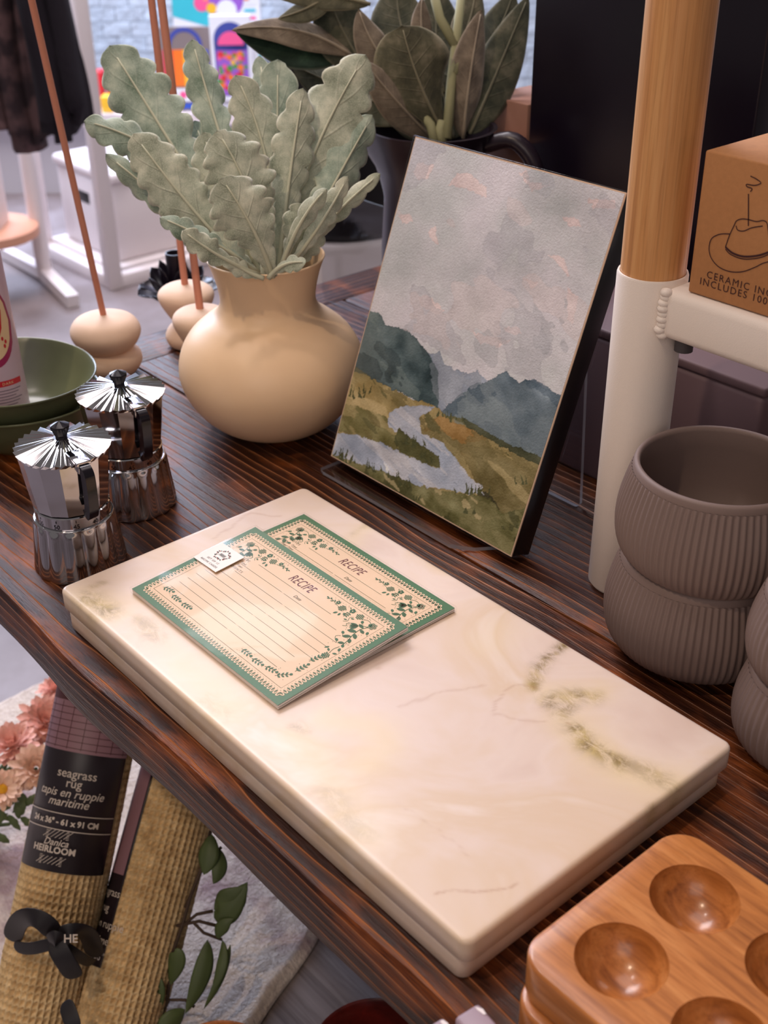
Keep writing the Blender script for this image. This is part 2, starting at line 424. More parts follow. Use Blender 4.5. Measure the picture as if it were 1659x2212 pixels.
for x in (-0.30, 0.90):
    for y in (0.36, 0.72):
        mb = MB(); mb.box((x - 0.03, y - 0.03, FLZ), (x + 0.03, y + 0.03, -0.038)); mb.build('leg', WTE, TT)

# ================================================================== MARBLE BOARDS
BT = 0.0317; BH = BT / 2
def marble(name, seed, top):
    m = N(name); n1 = m.noise(m.coord(), 9, 4, 0.55, 1.2); n2 = m.noise(m.coord(), 26, 5, 0.65, 2.0)
    c = m.ramp(n1, [(0.25, srgb(208, 184, 170)), (0.45, srgb(220, 200, 187)), (0.6, srgb(214, 190, 166)), (0.75, srgb(228, 213, 204))])
    if top:
        a = m.n('ShaderNodeAttribute'); a.attribute_name = 'vein'
        sp = m.n('ShaderNodeSeparateColor'); m.l(a.outputs[0], sp.inputs[0])
        hi = m.ramp(m.noise(m.coord((1, 1.6, 1)), 75, 7, 0.8, 0.7), [(0.40, (0.22, 0.22, 0.22)), (0.56, (1, 1, 1))])
        g = m.math('MULTIPLY', sp.outputs[0], hi)
        c = m.mix(m.math('MULTIPLY', sp.outputs[1], 0.55), c, srgb(226, 205, 160))
        c = m.mix(m.math('MULTIPLY', g, 0.9), c, m.ramp(n2, [(0.4, srgb(112, 90, 38)), (0.6, srgb(172, 148, 76))]))
        c = m.mix(m.math('MULTIPLY', sp.outputs[2], 0.5), c, srgb(168, 122, 92))
    else:
        c = m.mix(m.math('MULTIPLY', m.ramp(n2, [(0.55, (0, 0, 0)), (0.75, (1, 1, 1))]), 0.3), c, srgb(190, 160, 140))
    m.color(c); m.set(Roughness=0.32, Specular_IOR_Level=0.45, Subsurface_Weight=0.12, Subsurface_Scale=0.01)
    m.b.inputs['Subsurface Radius'].default_value = (1.0, 0.7, 0.5)
    return m.m
def seg_dist(X, Y, pts):
    d = np.full(X.shape, 9.0); tt = np.zeros(X.shape)
    for (x0, y0), (x1, y1) in zip(pts[:-1], pts[1:]):
        L = (x1 - x0) ** 2 + (y1 - y0) ** 2 + 1e-12; t = np.clip(((X - x0) * (x1 - x0) + (Y - y0) * (y1 - y0)) / L, 0, 1)
        d = np.minimum(d, np.hypot(X - x0 - t * (x1 - x0), Y - y0 - t * (y1 - y0)))
    return d
def board(name, label, x0, y0, x1, y1, z0, z1, mat, veins):
    # rounded slab with dense top so the veins can be placed
    nx, ny = 240, 130; r = 0.006; e = 0.0028
    def shrink(u, v, inset):
        # map unit square to rounded rectangle
        hw = (x1 - x0) / 2 - inset; hh = (y1 - y0) / 2 - inset; rr = max(r - inset, 0.0008)
        X = (u * 2 - 1) * hw; Y = (v * 2 - 1) * hh
        ox = np.maximum(np.abs(X) - (hw - rr), 0); oy = np.maximum(np.abs(Y) - (hh - rr), 0)
        m_ = np.maximum(ox, oy); ln = np.hypot(ox, oy); k = np.where(ln > 1e-9, m_ / np.maximum(ln, 1e-9), 1)
        X2 = np.sign(X) * (np.minimum(np.abs(X), hw - rr) + ox * k); Y2 = np.sign(Y) * (np.minimum(np.abs(Y), hh - rr) + oy * k)
        return X2 + (x0 + x1) / 2, Y2 + (y0 + y1) / 2
    us = np.linspace(0, 1, nx); vs_ = np.linspace(0, 1, ny)
    U, V = np.meshgrid(us, vs_); X, Y = shrink(U, V, e)
    verts = [np.stack([X.ravel(), Y.ravel(), np.full(X.size, z1)], 1)]
    per = [j for j in range(nx)] + [nx - 1 + nx * j for j in range(1, ny)] + [(ny - 1) * nx + j for j in range(nx - 2, -1, -1)] + [nx * j for j in range(ny - 2, 0, -1)]
    per = np.array(per); PU = U.ravel()[per]; PV = V.ravel()[per]; L = len(per)
    faces = []; i = np.arange(nx - 1)[None, :] + nx * np.arange(ny - 1)[:, None]
    faces.append(np.stack([i, i + 1, i + nx + 1, i + nx], -1).reshape(-1, 4))
    prev = per; off = nx * ny
    for k, (ins, z) in enumerate([(e * (1 - math.sin(a)), z1 - e * (1 - math.cos(a))) for a in (0.4, 0.8, 1.2, PI / 2)] + [(0, (z0 + z1) / 2), (0, z0 + 0.0015), (0.0015, z0)]):
        x, y = shrink(PU, PV, ins); verts.append(np.stack([x, y, np.full(L, z)], 1)); cur = off + np.arange(L); off += L
        faces.append(np.stack([prev, cur, np.roll(cur, -1), np.roll(prev, -1)], 1)); prev = cur
    v = np.concatenate(verts); f = np.concatenate(faces); o = mesh_np(name, v, f, mat)
    tag(o, label, 'cutting board', 'marble serving boards stacked on the table')
    if veins:
        X = v[:, 0]; Y = v[:, 1]; w1 = (fbm(X * 60, Y * 60, 3, 3) - 0.45) * 0.012; w2 = (fbm(X * 60, Y * 60, 3, 9) - 0.45) * 0.012
        XX = X + w1; YY = Y + w2; a = np.zeros((len(v), 4), np.float32); a[:, 3] = 1
        for ch, wd, st, pts in veins:
            wd *= 1.0 if ch == 2 else 1.35
            P = [at(px, py, BT)[:2] for px, py in pts]; d = seg_dist(XX, YY, P); a[:, ch] = np.maximum(a[:, ch], st * np.exp(-(d / wd) ** 2))
        at_ = o.data.color_attributes.new('vein', 'FLOAT_COLOR', 'POINT'); at_.data.foreach_set('color', a.ravel())
    return o
VE = [(0, .0035, 1, [(1218, 1392), (1195, 1410), (1168, 1440), (1150, 1488)]), (0, .0050, .8, [(1190, 1515), (1235, 1500), (1280, 1508)]), (0, .004, .7, [(1215, 1540), (1232, 1520)]),
      (0, .0052, 1, [(1242, 1572), (1275, 1612), (1335, 1650)]), (0, .0048, .55, [(1335, 1650), (1400, 1660), (1462, 1705)]), (0, .003, .5, [(1405, 1770), (1412, 1745)]), (0, .004, .35, [(1440, 1690), (1468, 1712)]),
      (0, .005, .8, [(178, 1285), (240, 1325)]), (0, .005, .55, [(300, 1345), (330, 1375)]), (0, .006, .35, [(700, 1720), (780, 1790)]), (0, .003, .4, [(640, 1565), (670, 1580)]), (0, .003, .3, [(770, 1150), (790, 1135)]), (0, .0025, .4, [(190, 1265), (220, 1255)]),
      (0, .004, .3, [(440, 1510), (490, 1540)]), (1, .012, .9, [(1230, 1560), (1340, 1660), (1470, 1700)]), (1, .008, .8, [(1190, 1500), (1290, 1500)]), (1, .012, .7, [(640, 1590), (720, 1700), (790, 1800)]), (1, .01, .8, [(700, 1545), (830, 1590), (790, 1650)]),
      (1, .012, .7, [(170, 1290), (260, 1330)]), (1, .012, .7, [(310, 1350), (500, 1530)]), (1, .008, .6, [(760, 1170), (800, 1130)]), (1, .012, .4, [(1050, 1400), (1080, 1360)]),
      (2, .0007, .9, [(925, 1932), (1000, 1920), (1110, 1910)]), (2, .0012, .5, [(868, 1532), (950, 1500), (1042, 1480)]), (2, .001, .6, [(1065, 1540), (1072, 1512), (1105, 1490), (1160, 1490)]), (2, .001, .5, [(1065, 1545), (1120, 1560), (1180, 1555)]),
      (2, .0010, .6, [(455, 1160), (540, 1108), (600, 1112)]), (2, .0012, .7, [(812, 1440), (816, 1436)]), (2, .0008, .7, [(1222, 1556), (1232, 1562)]), (2, .0007, .8, [(1527, 1642), (1529, 1643)]), (2, .0006, .35, [(860, 1740), (960, 1800), (1010, 1850)])]
board('marble_board', 'cream marble board under another, lower of the two stacked', 0.0035, 0.0015, 0.3965, 0.2105, 0.0003, BH - 0.0002, marble('marble_low', 2, False), None)
board('marble_board', 'cream marble board with yellow green veins carrying recipe cards, upper of two', 0.0, 0.0, 0.4, 0.2125, BH, BT, marble('marble_top', 1, True), VE)

# ================================================================== RECIPE CARDS
GRN = plain('card_green', (40, 96, 46), 0.5); CRM = plain('card_cream', (222, 190, 156), 0.55)
INK = plain('olive_ink', (70, 70, 24), 0.6); LEAFG = plain('leaf_green_ink', (44, 92, 54), 0.6); REDI = plain('maroon_ink', (96, 28, 30), 0.6)
STK = plain('white_card_stock', (238, 228, 222), 0.6)
def motif_leaf(mb, x, y, a, L, W, z, M, mi, vein=None):
    pts = []
    for k in range(9):
        t = k / 8; pts.append((t * L, W / 2 * math.sin(PI * t) ** 0.8))
    pts += [(p[0], -p[1]) for p in pts[-2:0:-1]]
    ca, sa = math.cos(a), math.sin(a); mb.flat([(x + p[0] * ca - p[1] * sa, y + p[0] * sa + p[1] * ca) for p in pts], z, mi, M)
    if vein is not None:
        mb.stroke([(x + L * .1 * ca, y + L * .1 * sa), (x + L * .9 * ca, y + L * .9 * sa)], W * 0.09, z + 2e-5, vein, M, 1)
        for q in (0.3, 0.5, 0.7):
            for s_ in (1, -1):
                aa = a + s_ * 0.8; bx, by = x + L * q * ca, y + L * q * sa
                mb.stroke([(bx, by), (bx + W * .32 * math.cos(aa), by + W * .32 * math.sin(aa))], W * 0.06, z + 2e-5, vein, M, 1)
def disc(mb, x, y, r, z, mi, M, n=12, rx=1.0, a=0):
    ca, sa = math.cos(a), math.sin(a)
    mb.flat([(x + r * rx * math.cos(2 * PI * k / n) * ca - r * math.sin(2 * PI * k / n) * sa, y + r * rx * math.cos(2 * PI * k / n) * sa + r * math.sin(2 * PI * k / n) * ca) for k in range(n)], z, mi, M)
def cluster(mb, ox, oy, mx, z, M, armA=True):
    """folk-art floral corner: arm A runs down the side edge, arm B along the top edge; mx mirrors it"""
    T = lambda x, y: (ox + mx * x * .00106, oy + y * .00106)
    def lf(x, y, a, L, W, mi=1):
        p = T(x, y); a = math.radians(a); a = a if mx > 0 else PI - a; motif_leaf(mb, p[0], p[1], a, L * .001, W * .001, z, M, mi, 2 if L > 3.5 else None)
    def st(pts, w=.35, mi=1): mb.stroke([T(*p) for p in pts], w * .001, z, mi, M, 5)
    def dt(x, y, r, mi=1, rx=1.0, a=0):
        p = T(x, y); a = math.radians(a); disc(mb, p[0], p[1], r * .001, z + 1e-5, mi, M, 10, rx, a if mx > 0 else PI - a)
    def cone(cx, cy, a):
        for i in range(-3, 4):
            for j in range(-2, 3):
                if abs(i) * .8 + abs(j) < 3.2:
                    b = math.radians(a); dt(cx + i * .95 * math.cos(b) - j * 1.05 * math.sin(b), cy + i * .95 * math.sin(b) + j * 1.05 * math.cos(b), .50)
    def blossom(x, y, r, n=5):
        for k in range(n): dt(x + r * .6 * math.cos(2 * PI * k / n), y + r * .6 * math.sin(2 * PI * k / n), r * .5)
        p = T(x, y); disc(mb, p[0], p[1], r * .00025, z + 3e-5, 0, M, 8)
    # rose
    for k in range(6): dt(5 + 1.8 * math.cos(k * PI / 3), -5 + 1.8 * math.sin(k * PI / 3), 1.35)
    dt(5, -5, 1.6)
    for rr in (.8, 1.7, 2.5): mb.stroke([T(5 + rr * math.cos(a), -5 + rr * math.sin(a)) for a in np.linspace(.4 * rr, 4.6 + .4 * rr, 9)], .00022, z + 4e-5, 0, M, 3)
    # arm A: curved stem with leaves and pods down the side
    st([(6, -7), (8, -12), (7.5, -18), (5.5, -24), (4.5, -30)], .5)
    for x, y, a, L, W in [(7.5, -10, 10, 5.5, 2.4), (8, -12, 195, 5, 2.4), (8, -15, -25, 6.5, 3.2), (7.5, -17, 215, 5.5, 2.8), (7, -20, -40, 6, 3.0), (6, -22, 225, 4.5, 2.6), (5, -27, -30, 4.5, 2.4), (4.8, -28, 230, 3.5, 2.0)]: lf(x, y, a, L, W)
    for x, y, a in [(12.5, -6.5, 40), (2.2, -11.5, 60), (13.5, -21, 30), (11, -28, 20), (2.5, -33, 60)]: dt(x, y, 1.0, 1, 1.5, a); st([(x, y), (x - 2.0, y - 2.0)], .3)
    if armA:
        cone(4.5, -42, 60); lf(3, -38, 150, 3.2, 1.6); lf(6, -38, 30, 3.2, 1.6); st([(4.6, -31), (5.5, -35), (4.5, -39)], .35); lf(9, -35, -60, 3.5, 1.4)
    # tulip between the arms
    for a in (-75, -55, -35, -15): lf(11.5, -10.5, a, 6.2, 2.3)
    st([(5.5, -7), (8, -8), (10, -9), (11.5, -10.5)], .4)
    for k in range(5): dt(14.5 + k * .9, -18 + k * 1.35, .24)
    # arm B along the top
    st([(7, -4), (11, -3), (15, -5)], .35); cone(17.5, -4.2, 10); st([(20, -7), (21.5, -9), (20, -12), (22, -14)], .3); lf(20.5, -9, 160, 2.6, 1.2); lf(21, -11.5, -20, 2.6, 1.2)
    blossom(25, -3.6, 2.0); st([(25, -5.5), (24.6, -8), (25.4, -11)], .3)
    for k in range(3): lf(25, -6.5 - k * 1.4, -20, 2.4, 1.0); lf(25, -6.5 - k * 1.4, 200, 2.4, 1.0)
    cone(32, -6.2, -15); lf(29, -10, -100, 3.0, 1.6); lf(31, -10.5, -60, 3.4, 1.7); lf(28, -9, 170, 2.6, 1.4)
    blossom(38, -4.2, 1.6); st([(36, -6.5), (39, -6), (42, -5), (46, -5)], .32)
    for x, a in ((40, 40), (41.5, -40), (43.5, 40), (45, -35), (46, 5)): lf(x, -5.2, a, 2.4, 1.0)
    dt(28, -2.5, .5); st([(17, -12), (18.5, -14), (17, -15.5), (19, -17)], .32); st([(12, -24), (14, -26), (12.5, -28)], .3)
    R = random.Random(int(abs(ox) * 1e5) + 3)
    for k in range(34): dt(R.uniform(1.5, 44), R.uniform(-2.6, -1.2) if R.random() < .5 else R.uniform(-9, -1.5), .22, 3 if R.random() < .25 else 1)
    for k in range(24): dt(R.uniform(1.2, 14), R.uniform(-36, -9), .22, 3 if R.random() < .25 else 1)
def card_art(mb, W, H, M, hb=True):
    # border lace
    b = 0.0065
    z1, z2, z3 = 0.00012, 0.00018, 0.00024
    mb.flat([(b, b), (W - b, b), (W - b, H - b), (b, H - b)], z1, 0, M)
    def scal(p0, p1, nrm):
        L = math.hypot(p1[0] - p0[0], p1[1] - p0[1]); n = int(L / 0.0028)
        for k in range(n):
            t = (k + .5) / n; x = p0[0] + (p1[0] - p0[0]) * t; y = p0[1] + (p1[1] - p0[1]) * t
            disc(mb, x + nrm[0] * .0004, y + nrm[1] * .0004, 0.00125, z1, 0, M, 8, 1.5, math.atan2(nrm[1], nrm[0]))
            c0 = (x - nrm[0] * .0018, y - nrm[1] * .0018)
            mb.stroke([c0, (x + nrm[0] * .0011, y + nrm[1] * .0011)], .00075, z2, 1, M, 1)
            disc(mb, x - nrm[0] * .0026 + nrm[1] * .0014, y - nrm[1] * .0026 + nrm[0] * .0014, .00022, z2, 1, M, 6)
    scal((b, b), (W - b, b), (0, -1)); scal((b, H - b), (W - b, H - b), (0, 1)); scal((b, b), (b, H - b), (-1, 0)); scal((W - b, b), (W - b, H - b), (1, 0))
    c = b + 0.0042; mb.stroke([(c, c), (W - c, c), (W - c, H - c), (c, H - c), (c, c)], .0003, z2, 2, M, 1)
    # ruled lines
    ys = [H - .0265, H - .0345] + [H - .0425 - .0068 * k for k in range(8)]
    mb.stroke([(.040, H - .0265), (.119, H - .0265)], .0003, z2, 2, M, 1)
    mb.stroke([(.030, H - .0345), (.077, H - .0345)], .0003, z2, 2, M, 1)
    mb.stroke([(.079, H - .0345), (W - .030, H - .0345)], .0003, z2, 2, M, 1)
    for k in range(7):
        y = H - .0425 - .0068 * k; x0 = .017 if k else .034; x1 = W - .020 if k < 4 else W - .028
        xm = .088 if k < 3 else .083
        mb.stroke([(x0, y), (xm, y)], .0003, z2, 2, M, 1); mb.stroke([(xm + .0025, y), (x1, y)], .0003, z2, 2, M, 1)
    mb.text('RECIPE', .0105, .0675, H - .0225, z3, 3, M, shear=0.25, space=1.12, sx=0.66)
    mb.text('Date', .0036, .086, H - .0322, z3, 2, M, shear=0.3)
    mb.text('NOTES', .0030, .021, H - .0300, z3, 2, M, shear=0.15, space=1.35)
    mb.text('Prep Time', .0026, .021, H - .0338, z3, 2, M, shear=0.3, space=1.2)
    mb.text('Total Time', .0026, .0205, H - .0375, z3, 2, M, shear=0.3, space=1.2)
    mb.text('INGREDIENTS', .0030, .0155, H - .0412, z3, 2, M, shear=0.15, space=1.35)
    cluster(mb, W - c, H - c, -1, z3, M); cluster(mb, c, H - c, 1, z3, M, False)
    # small sprigs along the bottom and corners
    for (x, y, a) in [(.018, .017, .2), (.030, .0155, 0), (.042, .0155, .1), (.110, .0155, 0), (.122, .015, .1), (.134, .0165, .2), (W - .020, .018, .9), (W - .0165, .030, 1.5), (W - .0175, .042, 1.4)]:
        mb.stroke([(x - .004 * math.cos(a), y - .004 * math.sin(a)), (x, y + .0008), (x + .005 * math.cos(a), y + .005 * math.sin(a))], .00035, z3, 1, M, 4)
        for q in (-1, 0, 1):
            for s_ in (1, -1): motif_leaf(mb, x + q * .0025 * math.cos(a), y + q * .0025 * math.sin(a), a + s_ * 0.9, .0028, .0013, z3, M, 1, None)
        disc(mb, x + .006 * math.cos(a), y + .006 * math.sin(a), .0011, z3 + 2e-5, 1, M, 8)
        for k in range(5): disc(mb, x + random.uniform(-.006, .006), y + random.uniform(-.003, .004), .00022, z3 + 3e-5, 3 if k == 0 else 1, M, 6)
def card_pack(label, O, ex, ey, W, H, T, front):
    M = frame(O, ex, ey); t = thing('recipe_card_pack', label, 'stationery', O, group='packs of recipe cards on the marble board'); t.matrix_world = M
    mb = MB()
    for k in range(6):
        j = 0.0004 * math.sin(k * 2.1); mb.box((j, 0.0003 * (k % 2), -T + T * k / 6 + 0.00008), (W + j, H, -T + T * (k + 1) / 6 - 0.00008))
    mb.build('card_stack', STK, t)
    mb = MB(); mb.box((0, 0, 0), (W, H, 0.00003)); mb.build('card_face', GRN, t)
    mb = MB(); card_art(mb, W, H, Matrix.Identity(4)); mb.build('printed_art', [CRM, LEAFG, INK, REDI], t)
    if front:
        mb = MB(); M2 = Matrix.Translation((.0005, H - .054, .0008)) @ Matrix.Rotation(-0.03, 4, 'Y')
        mb.box((0, 0, 0), (.0275, .0245, .0004), 0, M2)
        tg = mb.build('paper_tag', STK, t); tg['label'] = 'white paper tag'
        mb = MB(); r = random.Random(3)
        for k in range(40):
            a = 2 * PI * k / 40; rr = .0042 + .0006 * math.sin(5 * a)
            motif_leaf(mb, .014 + rr * 1.2 * math.cos(a), .0152 + rr * math.sin(a), a + r.uniform(-1, 1), .0017, .0007, .0006, M2, k % 3)
        for k in range(5): mb.stroke([(.0112 + k * .0013, .0135), (.0118 + k * .0013, .0165), (.0124 + k * .0011, .014)], .0003, .0006, 0, M2, 3)
        mb.text('SET OF 12', .0024, .0075, .0062, .0006, 0, M2, space=1.3, shear=.1); mb.text('RECIPE CARDS', .0024, .0048, .0026, .0006, 0, M2, space=1.25, shear=.1)
        mb.build('tag_print', [plain('ink_dark', (60, 70, 66), .7), plain('ink_teal', (70, 110, 110), .7), plain('ink_rust', (160, 60, 50), .7)], tg)
    mb = MB(); mb.box((-.0012, -.0012, -T - 0.0003), (W + .0012, H + .0012, .0012)); s = mb.build('clear_sleeve', FILM, t, bevel=.0008); s['label'] = 'clear glossy plastic sleeve'
    return t
card_pack('green bordered recipe card pack tucked behind the tagged one', (0.0385, 0.0795, BT + 0.0032), np.array([1, 0.002, 0.]), np.array([-0.002, 1, 0.]), .1625, .1032, .0028, False)
tl = math.radians(3.7); rz = math.radians(0.4)
card_pack('green bordered recipe card pack with white paper tag, lying in front', (0.0400, 0.0342, BT + 0.0038), np.array([math.cos(rz), math.sin(rz), 0]),
          np.array([-math.sin(rz) * math.cos(tl), math.cos(rz) * math.cos(tl), math.sin(tl)]), .1640, .1040, .0032, True)

# ================================================================== ART PRINT on easel
th = math.radians(20.77); ez_ = np.array([0, math.sin(th), math.cos(th)]); ex_ = np.array([1., 0, 0]); O = np.array([-0.0572, 0.2846, 0.0100]); PW, PH = 0.2134, 0.2707
ART = thing('landscape_print', 'watercolour print of grey sky, mountains and winding river in black box frame', 'picture', O)
MA = frame(O, ex_, ez_)   # z axis points towards the viewer
ART.matrix_world = MA
XA = lambda px, py: plane_uv(px, py, O, ex_, ez_)
nx, ny = 330, 420; X, Y, v, f = grid_mesh(nx, ny, PW - .002, PH - .002, 0.0006); v[:, 0] += .001; v[:, 1] += .001
Xp = X + .001; Yp = Y + .001
wx = (fbm(Xp * 260, Yp * 260, 3, 1) - .44) * .0042; wy = (fbm(Xp * 260, Yp * 260, 3, 5) - .44) * .0042
Xd, Yd = Xp + wx, Yp + wy
n1 = fbm(Xp * 22, Yp * 22, 4, 11)[..., None] - .47; n2 = fbm(Xp * 90, Yp * 90, 4, 21)[..., None] - .47; n3 = fbm(Xp * 45, Yp * 70, 4, 31)[..., None] - .47
pap = (vnoise(Xp * 900, Yp * 700, 3) - .5)[..., None] * 9
C = np.array([188, 188, 196.]) + n1 * 34 + n2 * 12 + n3 * 12
C = C + np.array([3, -1, 2]) * np.clip(n1 * 5, -1, 1) + 10
def poly_paint(pts, col, nz=(40, 20), rim=14, soft=0, tint=None):
    global C
    P = [XA(*p) for p in pts]; msk = inpoly(Xd, Yd, P)
    d = seg_dist(Xd, Yd, P + [P[0]]); k = (np.clip(d / soft, 0, 1) if soft else 1.0) * msk
    c = np.array(col, float) * 1.04 + 8 + n3 * nz[0] * 2.0 + n2 * nz[1] * 1.8 + n1 * 20
    if tint is not None:
        g = np.clip(n1 * 5 + .5, 0, 1); c = c * (1 - g) + (np.array(tint, float) + n2 * nz[1]) * g
    c = c - rim * np.exp(-(d / .0007) ** 2)[..., None]
    C = C * (1 - k[..., None]) + c * k[..., None]
PK = (206, 188, 190)
for pts in ([(893, 372), (905, 352), (940, 358), (925, 385), (905, 390)], [(968, 398), (990, 372), (1020, 378), (1052, 405), (1050, 428), (1015, 412)], [(1120, 372), (1140, 370), (1148, 395), (1190, 402), (1150, 412)], [(1270, 430), (1330, 432), (1330, 450), (1280, 448)],
            [(862, 466), (886, 462), (895, 480), (870, 485)], [(925, 500), (940, 488), (950, 530), (935, 520)], [(1215, 470), (1240, 468), (1260, 490), (1230, 490)], [(1185, 548), (1222, 560), (1230, 600), (1210, 575)],
            [(902, 640), (925, 636), (962, 672), (950, 682), (912, 662)], [(1020, 716), (1060, 728), (1105, 735), (1080, 750), (1040, 742)], [(1090, 708), (1120, 706), (1130, 722), (1100, 722)], [(1225, 620), (1250, 640), (1240, 700), (1228, 690)], [(1128, 600), (1165, 610), (1150, 624)]):
    poly_paint(pts, PK, (20, 14), 7)
for cx, cy, rx, ry, s_ in [(1120, 590, 110, 45, 17), (1230, 400, 60, 60, 20), (1290, 520, 40, 60, 16), (1180, 440, 70, 25, 12), (880, 550, 40, 60, 10), (1010, 600, 90, 30, 8)]:
    a = XA(cx, cy); d = ((Xd - a[0]) / (rx * .00046)) ** 2 + ((Yd - a[1]) / (ry * .00046)) ** 2; C = C - (s_ * np.exp(-d))[..., None]
mid = [(925, 765), (938, 763), (950, 757), (962, 785), (985, 800), (1012, 806), (1032, 800), (1052, 820), (1010, 850), (975, 870), (955, 890), (940, 870)]
poly_paint(mid, (126, 138, 158), (30, 18), 12)
rm = [(950, 895), (985, 862), (1020, 832), (1062, 818), (1096, 800), (1104, 815), (1120, 826), (1152, 820), (1178, 832), (1196, 848), (1235, 858), (1180, 990), (1140, 982), (1090, 958), (1040, 930), (990, 915)]
poly_paint(rm, (72, 92, 108), (60, 26), 16, 0, (104, 122, 134))
lm = [(790, 672), (812, 676), (825, 682), (836, 705), (858, 708), (878, 712), (905, 738), (928, 765), (945, 800), (950, 840), (948, 882), (930, 878), (890, 858), (850, 842), (800, 815), (760, 800)]
poly_paint(lm, (58, 80, 86), (50, 26), 18, 0, (92, 112, 116))
fl = [(700, 780), (770, 793), (800, 815), (850, 842), (890, 860), (950, 882), (960, 894), (1000, 905), (1040, 928), (1090, 955), (1150, 982), (1200, 1000), (1115, 1230), (690, 1000)]
poly_paint(fl, (166, 144, 88), (50, 26), 14, 0, (142, 128, 78))
poly_paint([(1000, 903), (1040, 925), (1100, 958), (1190, 995), (1185, 1012), (1120, 985), (1060, 950), (1010, 925)], (70, 74, 48), (30, 20), 10)
poly_paint([(930, 905), (960, 900), (1010, 925), (1060, 935), (1050, 950), (1000, 960), (950, 930), (915, 935)], (150, 112, 54), (40, 26), 12)
poly_paint([(990, 960), (1060, 965), (1120, 1000), (1180, 1030), (1115, 1230), (1060, 1120), (1020, 1020)], (116, 104, 58), (50, 30), 12, 0, (140, 122, 70))
poly_paint([(742, 868), (790, 880), (830, 900), (880, 925), (955, 1000), (950, 1016), (860, 985), (720, 925)], (118, 112, 62), (50, 30), 12, 0, (134, 124, 76))
poly_paint([(742, 850), (800, 862), (835, 880), (842, 905), (800, 888), (740, 870)], (186, 164, 110), (30, 20), 8)
riv = [(862, 880), (900, 876), (942, 880), (905, 905), (912, 935), (955, 955), (985, 990), (1020, 1032), (1045, 1052), (1046, 1068), (1000, 1064), (960, 1058), (900, 1048), (840, 1022), (770, 1000), (712, 985), (722, 935), (770, 940), (830, 958), (880, 985), (930, 1008), (952, 1012), (940, 980), (900, 955), (868, 938), (840, 922), (838, 900)]
poly_paint(riv, (178, 184, 200), (60, 30), 12, 0, (156, 170, 194))
poly_paint([(862, 925), (880, 940), (905, 958), (950, 985), (952, 1012), (920, 1003), (870, 978), (850, 955)], (84, 86, 44), (40, 30), 10)
poly_paint([(700, 975), (770, 1000), (840, 1022), (900, 1048), (960, 1062), (1020, 1068), (1060, 1075), (1085, 1110), (1170, 1090), (1120, 1230), (690, 1010)], (98, 96, 50), (60, 40), 12, 0, (120, 116, 66))
poly_paint([(1040, 1055), (1065, 1075), (1080, 1100), (1050, 1092), (1030, 1075)], (66, 62, 36), (30, 20), 8)
rg = random.Random(5)
def wash(pts, col, sx, sy, thr, seed, k=1.0, rim=8):
    # watercolour layer with its own hard edge inside a region
    global C
    P = [XA(*p) for p in pts]; n = fbm(Xp * sx, (Yp + Xp * .25) * sy, 4, seed); msk = inpoly(Xd, Yd, P) & (n > thr)
    e = np.exp(-((n - thr) / .012) ** 2) * msk; a = (k * msk)[..., None]
    C = C * (1 - a) + (np.array(col, float) + n2 * 26 + n3 * 30) * a - (rim * e)[..., None]
SKY = [(880, 280), (1380, 400), (1240, 870), (1100, 800), (1040, 815), (950, 758), (860, 705), (780, 672)]
FLD = fl
wash(SKY, (170, 170, 182), 14, 20, .56, 201, .45, 5); wash(SKY, (204, 192, 196), 16, 26, .60, 214, .55, 5); wash(SKY, (160, 164, 174), 22, 30, .62, 223, .4, 5)
wash(lm, (108, 128, 128), 30, 60, .55, 231, .55, 8); wash(lm, (44, 62, 68), 24, 40, .60, 236, .5, 6); wash(rm, (124, 142, 150), 30, 50, .57, 241, .5, 8); wash(rm, (62, 84, 104), 26, 46, .57, 246, .5, 6); wash(mid, (150, 158, 172), 40, 60, .52, 248, .5, 6)
wash(fl, (186, 166, 112), 22, 90, .57, 251, .6, 10); wash(fl, (118, 106, 60), 26, 110, .58, 256, .6, 10); wash(fl, (96, 94, 52), 30, 100, .63, 259, .7, 8)
poly_paint([(1000, 903), (1040, 925), (1100, 958), (1190, 995), (1185, 1012), (1120, 985), (1060, 950), (1010, 925)], (70, 74, 48), (30, 20), 10)
poly_paint(riv, (180, 186, 202), (60, 30), 12, 0, (158, 172, 196)); wash(riv, (146, 162, 190), 20, 130, .54, 261, .7, 8); wash(riv, (206, 206, 214), 24, 150, .58, 266, .6, 4)
poly_paint([(862, 925), (880, 940), (905, 958), (950, 985), (952, 1012), (920, 1003), (870, 978), (850, 955)], (88, 88, 46), (40, 30), 10)
FG = [(700, 975), (770, 1000), (840, 1022), (900, 1048), (960, 1062), (1020, 1068), (1060, 1075), (1085, 1110), (1170, 1090), (1120, 1230), (690, 1010)]
poly_paint(FG, (102, 100, 54), (60, 40), 12, 0, (124, 120, 70)); wash(FG, (138, 132, 84), 30, 60, .56, 271, .6, 8); wash(FG, (74, 76, 40), 34, 60, .58, 276, .6, 8); wash(FG, (188, 170, 120), 70, 120, .66, 279, .8, 6)
def tuft(px, py, n, h, col, spread=14):
    for k in range(n):
        x = px + rg.uniform(-spread, spread); hh = h * rg.uniform(.5, 1); dx = rg.uniform(-6, 6)
        poly_paint([(x - 2.6, py + 2), (x + dx, py - hh), (x + 2.6, py + 2)], col, (20, 10), 4)
